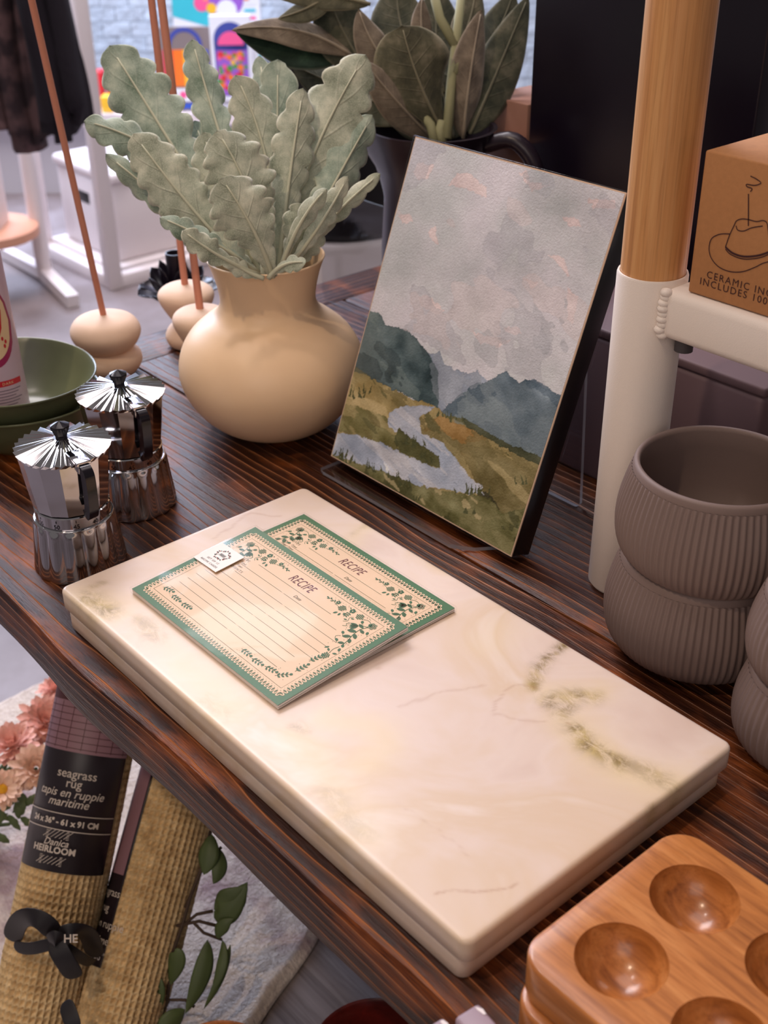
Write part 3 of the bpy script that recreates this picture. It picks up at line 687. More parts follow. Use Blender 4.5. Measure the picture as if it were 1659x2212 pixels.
for a_ in [(735, 985, 4, 22), (800, 1012, 3, 26), (868, 958, 4, 26), (905, 962, 3, 20), (925, 990, 4, 24), (880, 1050, 3, 22), (1000, 1062, 3, 22), (1030, 1066, 5, 24), (775, 858, 4, 28), (960, 900, 3, 16), (1130, 1045, 3, 20), (760, 1000, 3, 20), (1120, 1140, 3, 16), (1010, 1110, 4, 20), (900, 1080, 4, 14), (960, 1120, 3, 14), (790, 850, 3, 26), (765, 856, 3, 30), (890, 965, 4, 30), (935, 1000, 4, 24), (745, 992, 4, 24), (822, 1018, 3, 22), (850, 1030, 3, 20), (1045, 1066, 4, 22), (1015, 1064, 4, 26), (975, 903, 3, 18), (990, 908, 3, 14)]:
    tuft(*a_, (72, 76, 40))
C = C + pap; _g = C.mean(axis=2, keepdims=True); C = (_g + (C - _g) * .80) * 1.05
o = mesh_np('painted_sheet', v, f, attr_mat('watercolour_paper', .75, .6, 700), ART); set_col(o, s2l(C).reshape(-1, 3))
mb = MB(); mb.box((0, 0, -0.0006), (PW, PH, 0.0004)); mb.build('mount_board', plain('mount_edge', (206, 176, 150), .7), ART)
mb = MB(); mb.box((0.0006, 0.0006, -0.021), (PW - .0006, PH - .0006, -0.0008)); mb.build('box_frame', BLACK, ART, bevel=.0006)
mb = MB(); mb.box((-.0012, -.0012, -0.022), (PW + .0012, PH + .0012, .0022)); mb.build('clear_sleeve', FILM, ART, bevel=.0012)

# acrylic easel
EA = thing('acrylic_easel', 'clear acrylic easel stand holding the landscape print', 'stand', (0.04, 0.30, 0))
def acr(name, pts, t, M, parent=EA):
    mb = MB(); mb.poly(pts, 0, t, 0, M); mb.mi = [0, 0] + [1] * len(pts); o = mb.build(name, [CLEAR, CEDGE], parent); o.matrix_parent_inverse = Matrix.Translation((-0.04, -0.30, 0)); return o
base = [(-0.056, .272), (-.050, .2695), (.106, .2695), (.122, .281), (.135, .300), (.135, .3085), (-.056, .3085)]
acr('front_plate', base, .003, Matrix.Translation((0, 0, 0.0004)))
nrm = np.array([0, -math.cos(th), math.sin(th)])
Ob = np.array([0, .3085, .0004]); acr('back_panel', rrect(-.056, 0, .135, .235, .008), .003, frame(Ob, ex_, ez_))
acr('rear_leg', rrect(-.045, 0, .1325, .168, .006), .003, frame(np.array([0, .3915, .0004]), ex_, np.array([0, -.06, .998])))

# ================================================================== CREAM VASE
VX, VY = -0.155, 0.297
V = thing('cream_vase', 'round bellied cream vase with flared neck holding silvery leaves', 'vase', (VX, VY, 0))
prof = [(0.0, .0005), (.034, .0005), (.044, .003), (.058, .012), (.071, .026), (.0795, .042), (.0825, .058), (.0795, .075), (.071, .090), (.058, .102), (.0475, .1095), (.0425, .117), (.0415, .124), (.0428, .134), (.046, .147), (.0497, .1575), (.0508, .1595), (.0500, .1605), (.0484, .1590), (.0440, .146), (.0395, .128), (.041, .114), (.058, .098), (.072, .070), (.070, .035), (.04, .008), (0, .006)]
mb = MB()
def smooth_prof(p, k=4):
    P = [Vector((a, b, 0)) for a, b in p]; out = []
    for i in range(len(P) - 1):
        p0 = P[max(i - 1, 0)]; p1 = P[i]; p2 = P[i + 1]; p3 = P[min(i + 2, len(P) - 1)]
        for j in range(k):
            t = j / k; q = 0.5 * ((2 * p1) + (p2 - p0) * t + (2 * p0 - 5 * p1 + 4 * p2 - p3) * t * t + (3 * p1 - p0 - 3 * p2 + p3) * t ** 3); out.append((max(q.x, 0.00001), q.y))
    out.append((max(p[-1][0], 1e-5), p[-1][1])); return out
mb.lathe(smooth_prof(prof), n=96, capb=False); mb.build('vase_body', CREAM, V, smooth=60)

# ------------------------------------------------------------------ leaves
def leaf(mb, P0, P1, P2, wid, nrm, lobes=0, fold=0.15, wave=0.0, shape='oval', nt=36, nu=10, seed=0, ruffle=0.0):
    P0, P1, P2, nrm = map(Vector, (P0, P1, P2, nrm)); vs = []; uv = []; fs = []
    r = random.Random(seed); ph = r.uniform(0, 6)
    for i in range(nt + 1):
        t = i / nt; p = P0 * (1 - t) ** 2 + P1 * 2 * t * (1 - t) + P2 * t * t
        tg = ((P1 - P0) * (1 - t) + (P2 - P1) * t).normalized(); sd = tg.cross(nrm).normalized(); nn = sd.cross(tg).normalized()
        if shape == 'oval': sh = math.sin(PI * min(1, t) ** 0.95) ** 0.75
        elif shape == 'obov': sh = (0.14 + 0.86 * min(1, t / .62) ** 1.5) * (1 if t < .62 else math.sqrt(max(0, 1 - ((t - .62) / .38) ** 2.2)))
        else: sh = math.sin(PI * t ** 0.75) ** 0.6
        for k in range(nu + 1):
            u = -1 + 2 * k / nu; s_ = 1 if u > 0 else -1
            lb = 1.0
            if lobes:
                q = abs(math.sin(PI * (lobes * t + .17 * s_ + .12 * math.sin(ph + 5 * t)))) ** 0.5
                lb = 1 - (1 - q) * 0.36 * min(1, t * 3)
            wv = u * sh * wid / 2 * (1 + (lb - 1) * abs(u) ** 1.5)
            h = -fold * abs(u) ** 1.3 * sh * wid / 2 + wave * wid * math.sin(lobes * 2 * PI * t * .5 + ph + (1.3 if s_ > 0 else 0)) * u * u * sh
            h += ruffle * wid * math.sin(11 * t + ph * 2 + u) * u * u * sh
            vs.append(p + sd * wv + nn * h); uv.append((k / nu, t))
    n = nu + 1
    for i in range(nt):
        for k in range(nu): fs.append((i * n + k, i * n + k + 1, (i + 1) * n + k + 1, (i + 1) * n + k))
    mb.add(vs, fs, 0, uv)
def rib(mb, P0, P1, P2, r0, r1, nrm, tend=0.93, lift=0.0006):
    P0, P1, P2, nrm = map(Vector, (P0, P1, P2, nrm)); pts = []; rs = []
    for i in range(13):
        t = i / 12 * tend; pts.append(P0 * (1 - t) ** 2 + P1 * 2 * t * (1 - t) + P2 * t * t + nrm * lift); rs.append(r0 + (r1 - r0) * t)
    mb.tube(pts, rs, 6)
SAGE = leaf_mat('sage_felt_leaf', (166, 172, 154), (208, 208, 188), (120, 130, 112), .8, .9, 6.5, (222, 218, 196))
SAGE2 = leaf_mat('sage_felt_leaf_cool', (146, 160, 146), (192, 200, 182), (100, 120, 104), .7, .9, 6.5, (210, 214, 192))
RIBM = plain('pale_felt_midrib', (192, 192, 168), .85)
DV = 1.03
BUSH = thing('dusty_miller_bunch', 'silvery sage dusty miller foliage standing in the cream vase', 'plant', (VX, VY, .02))
def place(o, root):
    o.matrix_parent_inverse = Matrix.Translation(-root.location)
def dm_leaf(base, mid, tip, wpx, dd=(0, 0, 0), lobes=7, shape='obov', mat=None, fold=.25, wave=.07, roll=0.0, seed=0, rb=True):
    d0, d1, d2 = [DV + x for x in dd]
    P0, P1, P2 = pd(*base, d0), pd(*mid, d1), pd(*tip, d2)
    n = -FW + RW * roll + UW * .25; n /= np.linalg.norm(n)
    wid = wpx / FPX * (d1 + d2) / 2
    mb = MB(); leaf(mb, P0, P1, P2, wid, n, int(lobes * 1.35 + .5), fold, wave, shape, 64, 12, seed, .03)
    lf = mb.build('leaf', mat or SAGE, BUSH, smooth=180); place(lf, BUSH)
    sm = lf.modifiers.new('thick', 'SOLIDIFY'); sm.thickness = .0007
    if rb:
        mb = MB(); rib(mb, P0, P1, P2, .0022, .0005, n); r_ = mb.build('midrib', RIBM, lf, smooth=180)
    return lf
L = [
 # base, mid ctrl, tip, width px, depths, lobes, shape, mat, fold, wave, roll
 ((545, 600), (360, 290), (236, 98), 156, (0, .02, .02), 8, 'obov', SAGE2, .22, .05, -.1),
 ((470, 430), (340, 300), (182, 262), 92, (.02, .0, -.02), 6, 'obov', SAGE2, .3, .10, .1),
 ((555, 600), (420, 470), (288, 288), 132, (-.02, -.05, -.05), 8, 'obov', SAGE, .25, .05, -.2),
 ((540, 590), (400, 470), (228, 332), 66, (-.01, -.03, -.05), 7, 'obov', SAGE2, .5, .16, -.3),
 ((560, 590), (470, 520), (345, 470), 60, (-.03, -.06, -.07), 5, 'obov', SAGE2, .4, .16, -.2),
 ((575, 600), (455, 240), (415, 85), 86, (.01, .03, .03), 7, 'obov', SAGE2, .35, .10, .2),
 ((600, 590), (600, 330), (508, 162), 110, (.0, .01, .0), 7, 'obov', SAGE, .2, .05, 0),
 ((590, 590), (600, 380), (600, 128), 128, (.02, .05, .05), 6, 'obov', SAGE2, .1, .06, .1),
 ((585, 600), (590, 300), (560, 120), 70, (.03, .07, .08), 6, 'obov', SAGE2, .3, .06, .1),
 ((600, 600), (640, 360), (790, 118), 158, (0, .01, 0), 8, 'obov', SAGE, .22, .05, .15),
 ((570, 600), (480, 450), (440, 285), 104, (-.01, -.02, -.02), 7, 'obov', SAGE, .2, .05, 0),
 ((585, 600), (560, 420), (468, 282), 158, (-.02, -.05, -.055), 7, 'obov', SAGE, .25, .06, .1),
 ((600, 600), (620, 400), (655, 190), 100, (0, -.02, -.01), 6, 'obov', SAGE, .35, .05, .3),
 ((620, 600), (700, 430), (805, 248), 96, (0, .0, .01), 6, 'obov', SAGE2, .5, .08, .5),
 ((620, 600), (690, 400), (740, 290), 110, (.02, .03, .03), 6, 'obov', SAGE2, .2, .05, .2),
 ((620, 600), (700, 470), (822, 375), 44, (-.01, -.03, -.03), 5, 'obov', SAGE, .4, .10, .4),
 ((600, 600), (680, 520), (752, 380), 50, (-.02, -.05, -.05), 6, 'obov', SAGE, .5, .10, .5),
 ((590, 600), (560, 500), (478, 385), 150, (-.04, -.075, -.085), 5, 'obov', SAGE, .3, .06, -.1),
 ((600, 600), (640, 470), (706, 408), 44, (-.03, -.06, -.065), 3, 'obov', SAGE, .6, .05, .3),
 ((610, 600), (640, 500), (655, 440), 74, (-.02, -.04, -.05), 4, 'obov', SAGE, .3, .08, .2),
 ((560, 595), (470, 560), (395, 498), 62, (-.04, -.07, -.08), 5, 'obov', SAGE, .2, .14, -.2),
 ((570, 600), (510, 560), (455, 500), 80, (-.02, -.05, -.05), 5, 'obov', SAGE, .25, .05, -.2),
 ((570, 602), (530, 590), (492, 560), 44, (-.045, -.05, -.06), 3, 'obov', SAGE, .3, .08, 0),
 ((580, 602), (610, 560), (660, 568), 44, (-.045, -.055, -.06), 3, 'obov', SAGE, .3, .08, 0),
 ((600, 600), (660, 560), (700, 470), 56, (-.01, -.02, -.03), 5, 'obov', SAGE, .4, .08, .3),
 ((590, 600), (560, 480), (580, 340), 90, (.02, .02, .01), 6, 'obov', SAGE2, .2, .05, .1),
 ((570, 600), (480, 430), (420, 260), 100, (.02, .04, .05), 6, 'obov', SAGE2, .2, .05, -.1),
 ((600, 600), (660, 470), (690, 350), 90, (.02, .04, .04), 6, 'obov', SAGE2, .2, .05, .2),
 ((580, 600), (540, 470), (520, 350), 90, (.0, .0, .0), 6, 'obov', SAGE2, .2, .05, .1),
 ((575, 600), (500, 520), (470, 440), 80, (.0, .01, .0), 5, 'obov', SAGE2, .2, .05, -.1),
 ((600, 600), (600, 520), (640, 380), 80, (.01, .01, .0), 5, 'obov', SAGE2, .2, .05, .2),
 ((585, 600), (600, 500), (620, 250), 40, (.0, .03, .02), 5, 'obov', SAGE2, .2, .05, .2),
]
for i, a in enumerate(L):
    dm_leaf(a[0], a[1], a[2], a[3], a[4], a[5], a[6], a[7], a[8], a[9], a[10], seed=i)
mb = MB()
for k in range(9):
    a = 2 * PI * k / 9; mb.tube([(VX + .018 * math.cos(a), VY + .018 * math.sin(a), .03), (VX + .026 * math.cos(a), VY + .026 * math.sin(a), .10), (VX + .03 * math.cos(a), VY + .03 * math.sin(a), .165)], .0022, 6)
o = mb.build('stems', RIBM, BUSH, smooth=180); place(o, BUSH)

# ================================================================== BLACK PITCHER + leaves
PX, PY = -0.215, 0.545
T = thing('black_pitcher', 'tall matte black pitcher behind the landscape print, holding dull olive leaves', 'pitcher', (PX, PY, 0))
mb = MB(); n = 64; pr = [(.046, 0), (.050, .006), (.050, .10), (.047, .150), (.047, .175), (.056, .200), (.064, .218)]
vs = []; fs = []
inner = [(r - .004, z) for r, z in pr[::-1]]; inner[-1] = (inner[-1][0], .006)
allp = pr + inner
for r, z in allp:
    for k in range(n):
        t = 2 * PI * k / n; d = math.cos(t - math.radians(205)); sp = max(0, d) ** 8 * max(0, (z - .15) / .068) * .032
        vs.append(((r + sp) * math.cos(t), (r + sp) * math.sin(t), z + (sp * .25)))
for i in range(len(allp) - 1):
    for k in range(n): k2 = (k + 1) % n; fs.append((i * n + k, i * n + k2, (i + 1) * n + k2, (i + 1) * n + k))
fs.append(tuple(range(n - 1, -1, -1))); fs.append(tuple((len(allp) - 1) * n + k for k in range(n)))
PIT = plain('matte_black_enamel', (34, 24, 36), .32)
mb.add(vs, fs); mb.build('pitcher_body', PIT, T, smooth=50)
mb = MB(); a = math.radians(25); q = [(.055, .205), (.085, .212), (.108, .185), (.108, .13), (.09, .08), (.052, .06)]
pts = [(r * math.cos(a), r * math.sin(a), z) for r, z in smooth_prof(q, 5)]; mb.tube(pts, .008, 10); mb.build('handle', PIT, T, smooth=180)
OLV = leaf_mat('olive_felt_leaf', (92, 90, 72), (136, 128, 108), (62, 62, 50), .3, .8, 9, (150, 142, 116))
OLV2 = leaf_mat('dark_olive_leaf', (74, 76, 62), (112, 108, 92), (44, 50, 42), .25, .8, 9, (120, 116, 96))
TAUP = leaf_mat('taupe_felt_leaf', (120, 108, 94), (154, 140, 122), (88, 78, 68), .35, .85, 9, (164, 150, 130))
DKG = leaf_mat('deep_green_leaf', (34, 52, 40), (48, 70, 54), (24, 38, 30), .05, .6, 9, (110, 116, 104))
B2 = thing('magnolia_leaf_bunch', 'large dull olive and taupe leaves on pale stems in the black pitcher', 'plant', (PX, PY, .05))
def mg_leaf(base, mid, tip, wpx, dd, mat, fold=.2, roll=0, seed=0, shape='oval', ruff=.03):
    d = [1.19 + x for x in dd]; P0, P1, P2 = [pd(*p, q) for p, q in zip((base, mid, tip), d)]
    nn = -FW + RW * roll + UW * .2; nn /= np.linalg.norm(nn)
    mb = MB(); leaf(mb, P0, P1, P2, wpx / FPX * d[1], nn, 0, fold, 0, shape, 30, 10, seed, ruff)
    lf = mb.build('leaf', mat, B2, smooth=180); place(lf, B2); s_ = lf.modifiers.new('thick', 'SOLIDIFY'); s_.thickness = .0008
    mb = MB(); rib(mb, P0, P1, P2, .0018, .0005, nn, .96); r_ = mb.build('midrib', mat, lf, smooth=180)
G = [((965, 300), (900, 190), (868, 55), 176, (0, -.05, -.06), OLV, .15, 0, 'obov'), ((1000, 300), (1010, 170), (1040, 20), 84, (0, -.03, -.03), TAUP, .5, .4, 'oval'),
     ((1015, 290), (1060, 190), (1142, -10), 104, (0, .0, .0), OLV2, .3, .2, 'oval'), ((935, 300), (860, 230), (785, 130), 84, (0, -.05, -.06), TAUP, .3, -.1, 'oval'),
     ((750, 108), (650, 110), (505, 62), 110, (.02, 0, -.02), DKG, .1, -.2, 'oval'), ((760, 120), (650, 40), (500, 65), 70, (.01, -.01, -.03), TAUP, .3, -.2, 'oval'),
     ((790, 150), (740, 80), (700, -30), 128, (.02, 0, 0), OLV2, .2, 0, 'oval'), ((860, 160), (800, 110), (775, 20), 76, (0, -.02, -.02), TAUP, .3, .1, 'oval'),
     ((900, 260), (760, 200), (630, 140), 120, (.02, .03, .04), OLV2, .2, 0, 'oval'), ((900, 120), (850, 60), (860, -40), 130, (.01, .02, .02), OLV2, .2, 0, 'oval'),
     ((920, 110), (905, 60), (912, -5), 46, (-.02, -.03, -.03), TAUP, .4, 0, 'oval'), ((800, 10), (700, -20), (590, -10), 60, (-.01, -.02, -.02), OLV, .3, 0, 'oval'),
     ((720, -20), (680, 20), (600, 40), 56, (-.01, -.02, -.02), OLV, .3, 0, 'oval'), ((1020, 160), (1080, 80), (1110, -20), 90, (.02, .03, .03), OLV2, .3, .2, 'oval'),
     ((960, 200), (930, 80), (950, -30), 120, (.03, .05, .05), OLV2, .2, 0, 'oval'), ((1000, 290), (1050, 230), (1090, 100), 110, (.03, .05, .05), OLV2, .3, .2, 'oval'),
     ((850, 240), (790, 130), (740, 40), 120, (.04, .06, .07), OLV2, .2, 0, 'oval'), ((980, 120), (1020, 60), (1030, -40), 70, (-.01, 0, 0), OLV, .3, .2, 'oval'),
     ((930, 300), (880, 270), (830, 200), 60, (.01, .01, .02), OLV2, .3, 0, 'oval'), ((980, 300), (970, 240), (940, 150), 120, (.03, .03, .03), OLV2, .2, 0, 'oval')]
for i, g in enumerate(G): mg_leaf(*g[:4], g[4], g[5], g[6], g[7], 50 + i, g[8])
STM = plain('pale_green_stem', (150, 148, 112), .8)
mb = MB()
for pts in ([(965, 300), (975, 180), (985, 90), (1000, -40)], [(985, 100), (950, 40), (930, -40)], [(980, 160), (1000, 110), (1030, 60)], [(940, 310), (930, 270), (900, 230)], [(955, 310), (950, 280), (955, 262)]):
    mb.tube([pd(p[0], p[1], 1.17) for p in pts], [.005, .0048, .0045, .004][:len(pts)], 8)
o = mb.build('stems', STM, B2, smooth=180); place(o, B2)
# kraft card box behind the pitcher
t = thing('kraft_box', 'plain pinkish brown cardboard box behind the black pitcher', 'box', (-.20, .636, 0))
KR = plain('kraft_pink', (150, 108, 92), .8, var=.05)
mb = MB(); mb.box((-.022, -.015, 0.0002), (.040, .055, .236)); mb.build('box_body', KR, t, bevel=.001)
mb = MB(); mb.poly([(.0, -.017), (.05, -.017), (.048, -.035), (.01, -.03)], .2, .201); mb.build('open_flap', KR, t)
# tall black board and low mauve box at the back
mb = MB(); mb.box((-.152, .615, 0.0003), (.098, .645, .62)); o = mb.build('black_display_board', plain('black_board', (20, 12, 26), .3), bevel=.002); tag(o, 'tall glossy black upright panel behind the bamboo pole', 'panel')
t = thing('mauve_box', 'low mauve grey box at the back of the table behind the ribbed planters', 'box', (.13, .47, 0))
MV = plain('mauve_card', (108, 86, 92), .6)
mb = MB(); mb.box((-.12, -.037, .0003), (.124, .09, .126)); mb.build('box_body', MV, t, bevel=.004)
mb = MB(); mb.box((-.120, -.037, .1264), (.124, .09, .134)); mb.build('lid', MV, t, bevel=.002)

# clear riser behind the vase
mb = MB(); mb.poly(rrect(-.375, 0, -.245, .13, .01), 0, .003, 0, frame(np.array([0, .53, .0005]), ex_, np.array([0, 0, 1.]))); o = mb.build('acrylic_sheet', CLEAR); tag(o, 'upright clear acrylic sheet with rounded corner behind the cream vase', 'sign holder')

# ================================================================== SHELF FRAME (pole)
QX, QY = .221, .331
SF = thing('shelf_upright', 'white steel shelf post with bamboo pole and welded crossbar', 'shelf', (QX, QY, 0))
BAM = grain_wood('bamboo', (176, 118, 66), (206, 148, 92), (220, 168, 112), 'Z', 1.0, .4, .2, (2.5, 120, 120))
mb = MB(); mb.lathe([(.0205, .0002), (.0225, .003), (.0225, .2355), (.0220, .237), (.0209, .237), (.0209, .20)], n=64, capb=True); mb.build('sleeve', WHITE, SF, smooth=50)
mb = MB(); mb.lathe([(.0206, .19), (.0206, .75)], n=64, capt=True); mb.build('bamboo_pole', BAM, SF, smooth=50)
mb = MB(); mb.box((.020, -.0165, .2025), (.42, .0165, .2345)); mb.build('crossbar', WHITE, SF, bevel=.006, bseg=4)
mb = MB(); mb.box((.024, .020, .222), (.40, .12, .2340)); mb.build('shelf_panel', WHITE, SF, bevel=.002)
mb = MB(); R = random.Random(2)
for k in range(9):
    mb.lathe([(0.0001, -.003), (.003, -.002), (.0042, 0), (.003, .002), (0.0001, .003)], c=(.0222 + R.uniform(-.0006, .0008), -.0152 + R.uniform(-.0008, .0008), .2045 + k * .0035), n=12, capb=False)
mb.build('weld_bead', WHITE, SF, smooth=180)
mb = MB(); mb.tube([(.030, .0, .2024), (.030, .0, .192)], .006, 16); mb.build('foot_plug', plain('grey_rubber', (70, 66, 70), .5), SF, smooth=40)

# incense box
t = thing('incense_holder_box', 'kraft box printed with a hat drawing, standing on the white crossbar', 'box', (.256, .3205, .2350))
K2 = plain('kraft_card', (176, 122, 76), .75, var=.05, vs=300, bump=.15, bs=900)
mb = MB(); mb.box((0, 0, 0.0001), (.135, .105, .0855)); mb.build('box_body', K2, t, bevel=.0012)
OB = np.array([.256, .3205, .2350]); U3 = lambda px, py: plane_uv(px, py, OB, ex_, np.array([0, 0, 1.]))
Mf = Matrix(((1, 0, 0, 0), (0, 0, -1, 0), (0, 1, 0, 0), (0, 0, 0, 1)))
mb = MB(); zz = .0003
z5 = lambda x, y: (1150 + x / 2.9096, y / 2.9105)
def hat(pts, w=.0006, closed=False): mb.stroke([U3(*z5(*p)) for p in pts], w, zz, 0, Mf, 6, closed)
hat([(1372, 1106), (1410, 1125), (1438, 1150), (1400, 1165), (1350, 1158), (1350, 1172), (1382, 1185), (1372, 1204)])
hat([(1360, 1218), (1359, 1420)], .0007)
hat([(1215, 1552), (1240, 1480), (1268, 1420), (1285, 1388), (1320, 1376), (1360, 1380), (1410, 1392), (1450, 1386), (1475, 1400), (1484, 1450), (1490, 1520), (1500, 1580)])
hat([(1282, 1418), (1292, 1445), (1330, 1452), (1380, 1432), (1450, 1420)])
hat([(1242, 1470), (1180, 1472), (1128, 1500), (1112, 1560), (1125, 1620), (1170, 1675), (1240, 1706), (1320, 1708), (1400, 1680), (1450, 1655), (1520, 1630), (1580, 1560), (1560, 1500), (1500, 1490)])
hat([(1215, 1552), (1260, 1590), (1330, 1612), (1420, 1606), (1500, 1580)], .0012)
hat([(1215, 1565), (1250, 1600), (1330, 1628), (1430, 1620), (1500, 1592)], .0006)
a, b = U3(1524, 592 + 8), U3(1511, 612)
mb.text('CERAMIC INCENSE HOLDER', .0062, *U3(1526, 599), zz, 0, Mf, space=1.22); mb.text('INCLUDES 100 INCENSE STICKS', .0062, *U3(1511, 613), zz, 0, Mf, space=1.22)
mb.build('printed_art', DARKINK, t)
# speckled black hat holder on the box
HAT = N('speckled_black_ceramic'); HAT.color(HAT.ramp(HAT.noise(HAT.coord(), 420, 3, .7), [(.55, srgb(22, 14, 14)), (.62, srgb(120, 104, 98))])); HAT.set(Roughness=.5); HAT.bump(HAT.noise(HAT.coord(), 500, 3), .5, .001)
t = thing('hat_incense_holder', 'rough speckled black ceramic hat on top of the kraft box', 'incense holder', (.330, .372, .3206))
mb = MB(); n = 64; rings_ = 14; vs = []; fs = []
for j in range(rings_):
    r = .016 + .036 * j / (rings_ - 1)
    for k in range(n):
        a = 2 * PI * k / n; vs.append((r * math.cos(a), r * math.sin(a) * .82, .002 + .020 * ((r - .016) / .036) ** 2 * abs(math.cos(a)) ** 1.5))
for j in range(rings_ - 1):
    for k in range(n): k2 = (k + 1) % n; fs.append((j * n + k, j * n + k2, (j + 1) * n + k2, (j + 1) * n + k))
mb.add(vs, fs); o = mb.build('brim', HAT.m, t, smooth=180); s_ = o.modifiers.new('t', 'SOLIDIFY'); s_.thickness = .005; s_.offset = 1
mb = MB(); mb.lathe([(.018, .001), (.019, .004), (.017, .02), (.013, .026), (.006, .0245), (.0001, .023)], n=40); mb.build('crown', HAT.m, t, smooth=60)

# ================================================================== RIBBED PLANTERS
RIB = plain('taupe_ribbed_ceramic', (120, 102, 97), .62, bump=.12, bs=1500)
def planter(label, x, y, z, s, group, ribs=84):
    t = thing('ribbed_planter', label, 'planter', (x, y, z), random.uniform(0, 1), group)
    outp = [(.036, .0003), (.045, .0025), (.0545, .009), (.0598, .019), (.0615, .032), (.0605, .045), (.0575, .058), (.0545, .068)]
    prof = smooth_prof(outp, 5); lip = [(.0540, .0715), (.0525, .0735), (.0505, .0730), (.0496, .0705), (.0530, .057), (.0555, .042), (.055, .028), (.050, .014), (.035, .007), (.0001, .006)]
    A = .00062
    rb = lambda tt, zz_: A * math.cos(ribs * tt) * min(1, max(0, (zz_ - .004) / .01)) * min(1, max(0, (.0695 - zz_) / .003))
    mb = MB(); mb.lathe([(r * s, zz_ * s) for r, zz_ in prof], n=ribs * 6, rib=lambda tt, zz_: s * rb(tt, zz_ / s)); mb.build('ribbed_wall', RIB, t, smooth=180)
    mb = MB(); mb.lathe([(r * s, zz_ * s) for r, zz_ in [outp[-1]] + lip], n=96, capb=False); mb.build('rim_and_inside', RIB, t, smooth=180)
    return t
planter('large ribbed taupe planter on the table beside the white post, lower of its stack', .303, .309, 0, 1.0, 'large ribbed planters')
planter('large ribbed taupe planter with open dark inside, top of the stack beside the post', .305, .309, .0665, 1.0, 'large ribbed planters')
planter('small ribbed taupe planter at right edge, lower of its stack', .413, .278, 0, .80, 'small ribbed planters', 60)
planter('small ribbed taupe planter at right edge, upper of its stack', .414, .278, .0535, .80, 'small ribbed planters', 60)

# ================================================================== EGG TRAYS
EGG = grain_wood('acacia_wood', (134, 76, 34), (180, 112, 56), (202, 136, 78), 'X', 1.0, .30, .25, (9, 110, 110))
def egg_tray(label, x0, y0, z0, L_, Wd, H_):
    mb = MB(); mb.poly(rrect(0, 0, L_, Wd, .016, 10), 0, H_); o = mb.build('egg_tray', EGG)
    bm_ = o.modifiers.new('b', 'BEVEL'); bm_.width = .0022; bm_.segments = 3; bm_.limit_method = 'ANGLE'; bm_.angle_limit = math.radians(50)
    cb = MB()
    for i in range(6):
        for j in range(2):
            cx, cy = .035 + i * .0535, .0335 + j * .0535
            prof = [(.0001, -.0205)] + [(.0212 * math.sin(a), -.0205 * math.cos(a)) for a in np.linspace(.12, PI / 2, 14)] + [(.0213, .004), (.0001, .004)]
            cb.lathe(prof, c=(cx, cy, H_ + .001), n=56, capb=True)
    co = cb.build('cut', EGG); b = o.modifiers.new('bool', 'BOOLEAN'); b.object = co; b.operation = 'DIFFERENCE'; b.solver = 'EXACT'
    dg = bpy.context.evaluated_depsgraph_get(); me = bpy.data.meshes.new_from_object(o.evaluated_get(dg)); o.modifiers.clear(); o.data = me
    bpy.data.objects.remove(co); me.shade_smooth(); me.set_sharp_from_angle(angle=math.radians(32))
    o.location = (x0, y0, z0); tag(o, label, 'egg tray', 'wooden egg trays'); return o
egg_tray('orange brown wooden egg tray mostly hidden beneath another', .4275, -.0015, .0004, .336, .121, .0235)
egg_tray('orange brown wooden egg tray with round hollows, top of the pair', .4255, .0035, .0244, .336, .121, .0236)

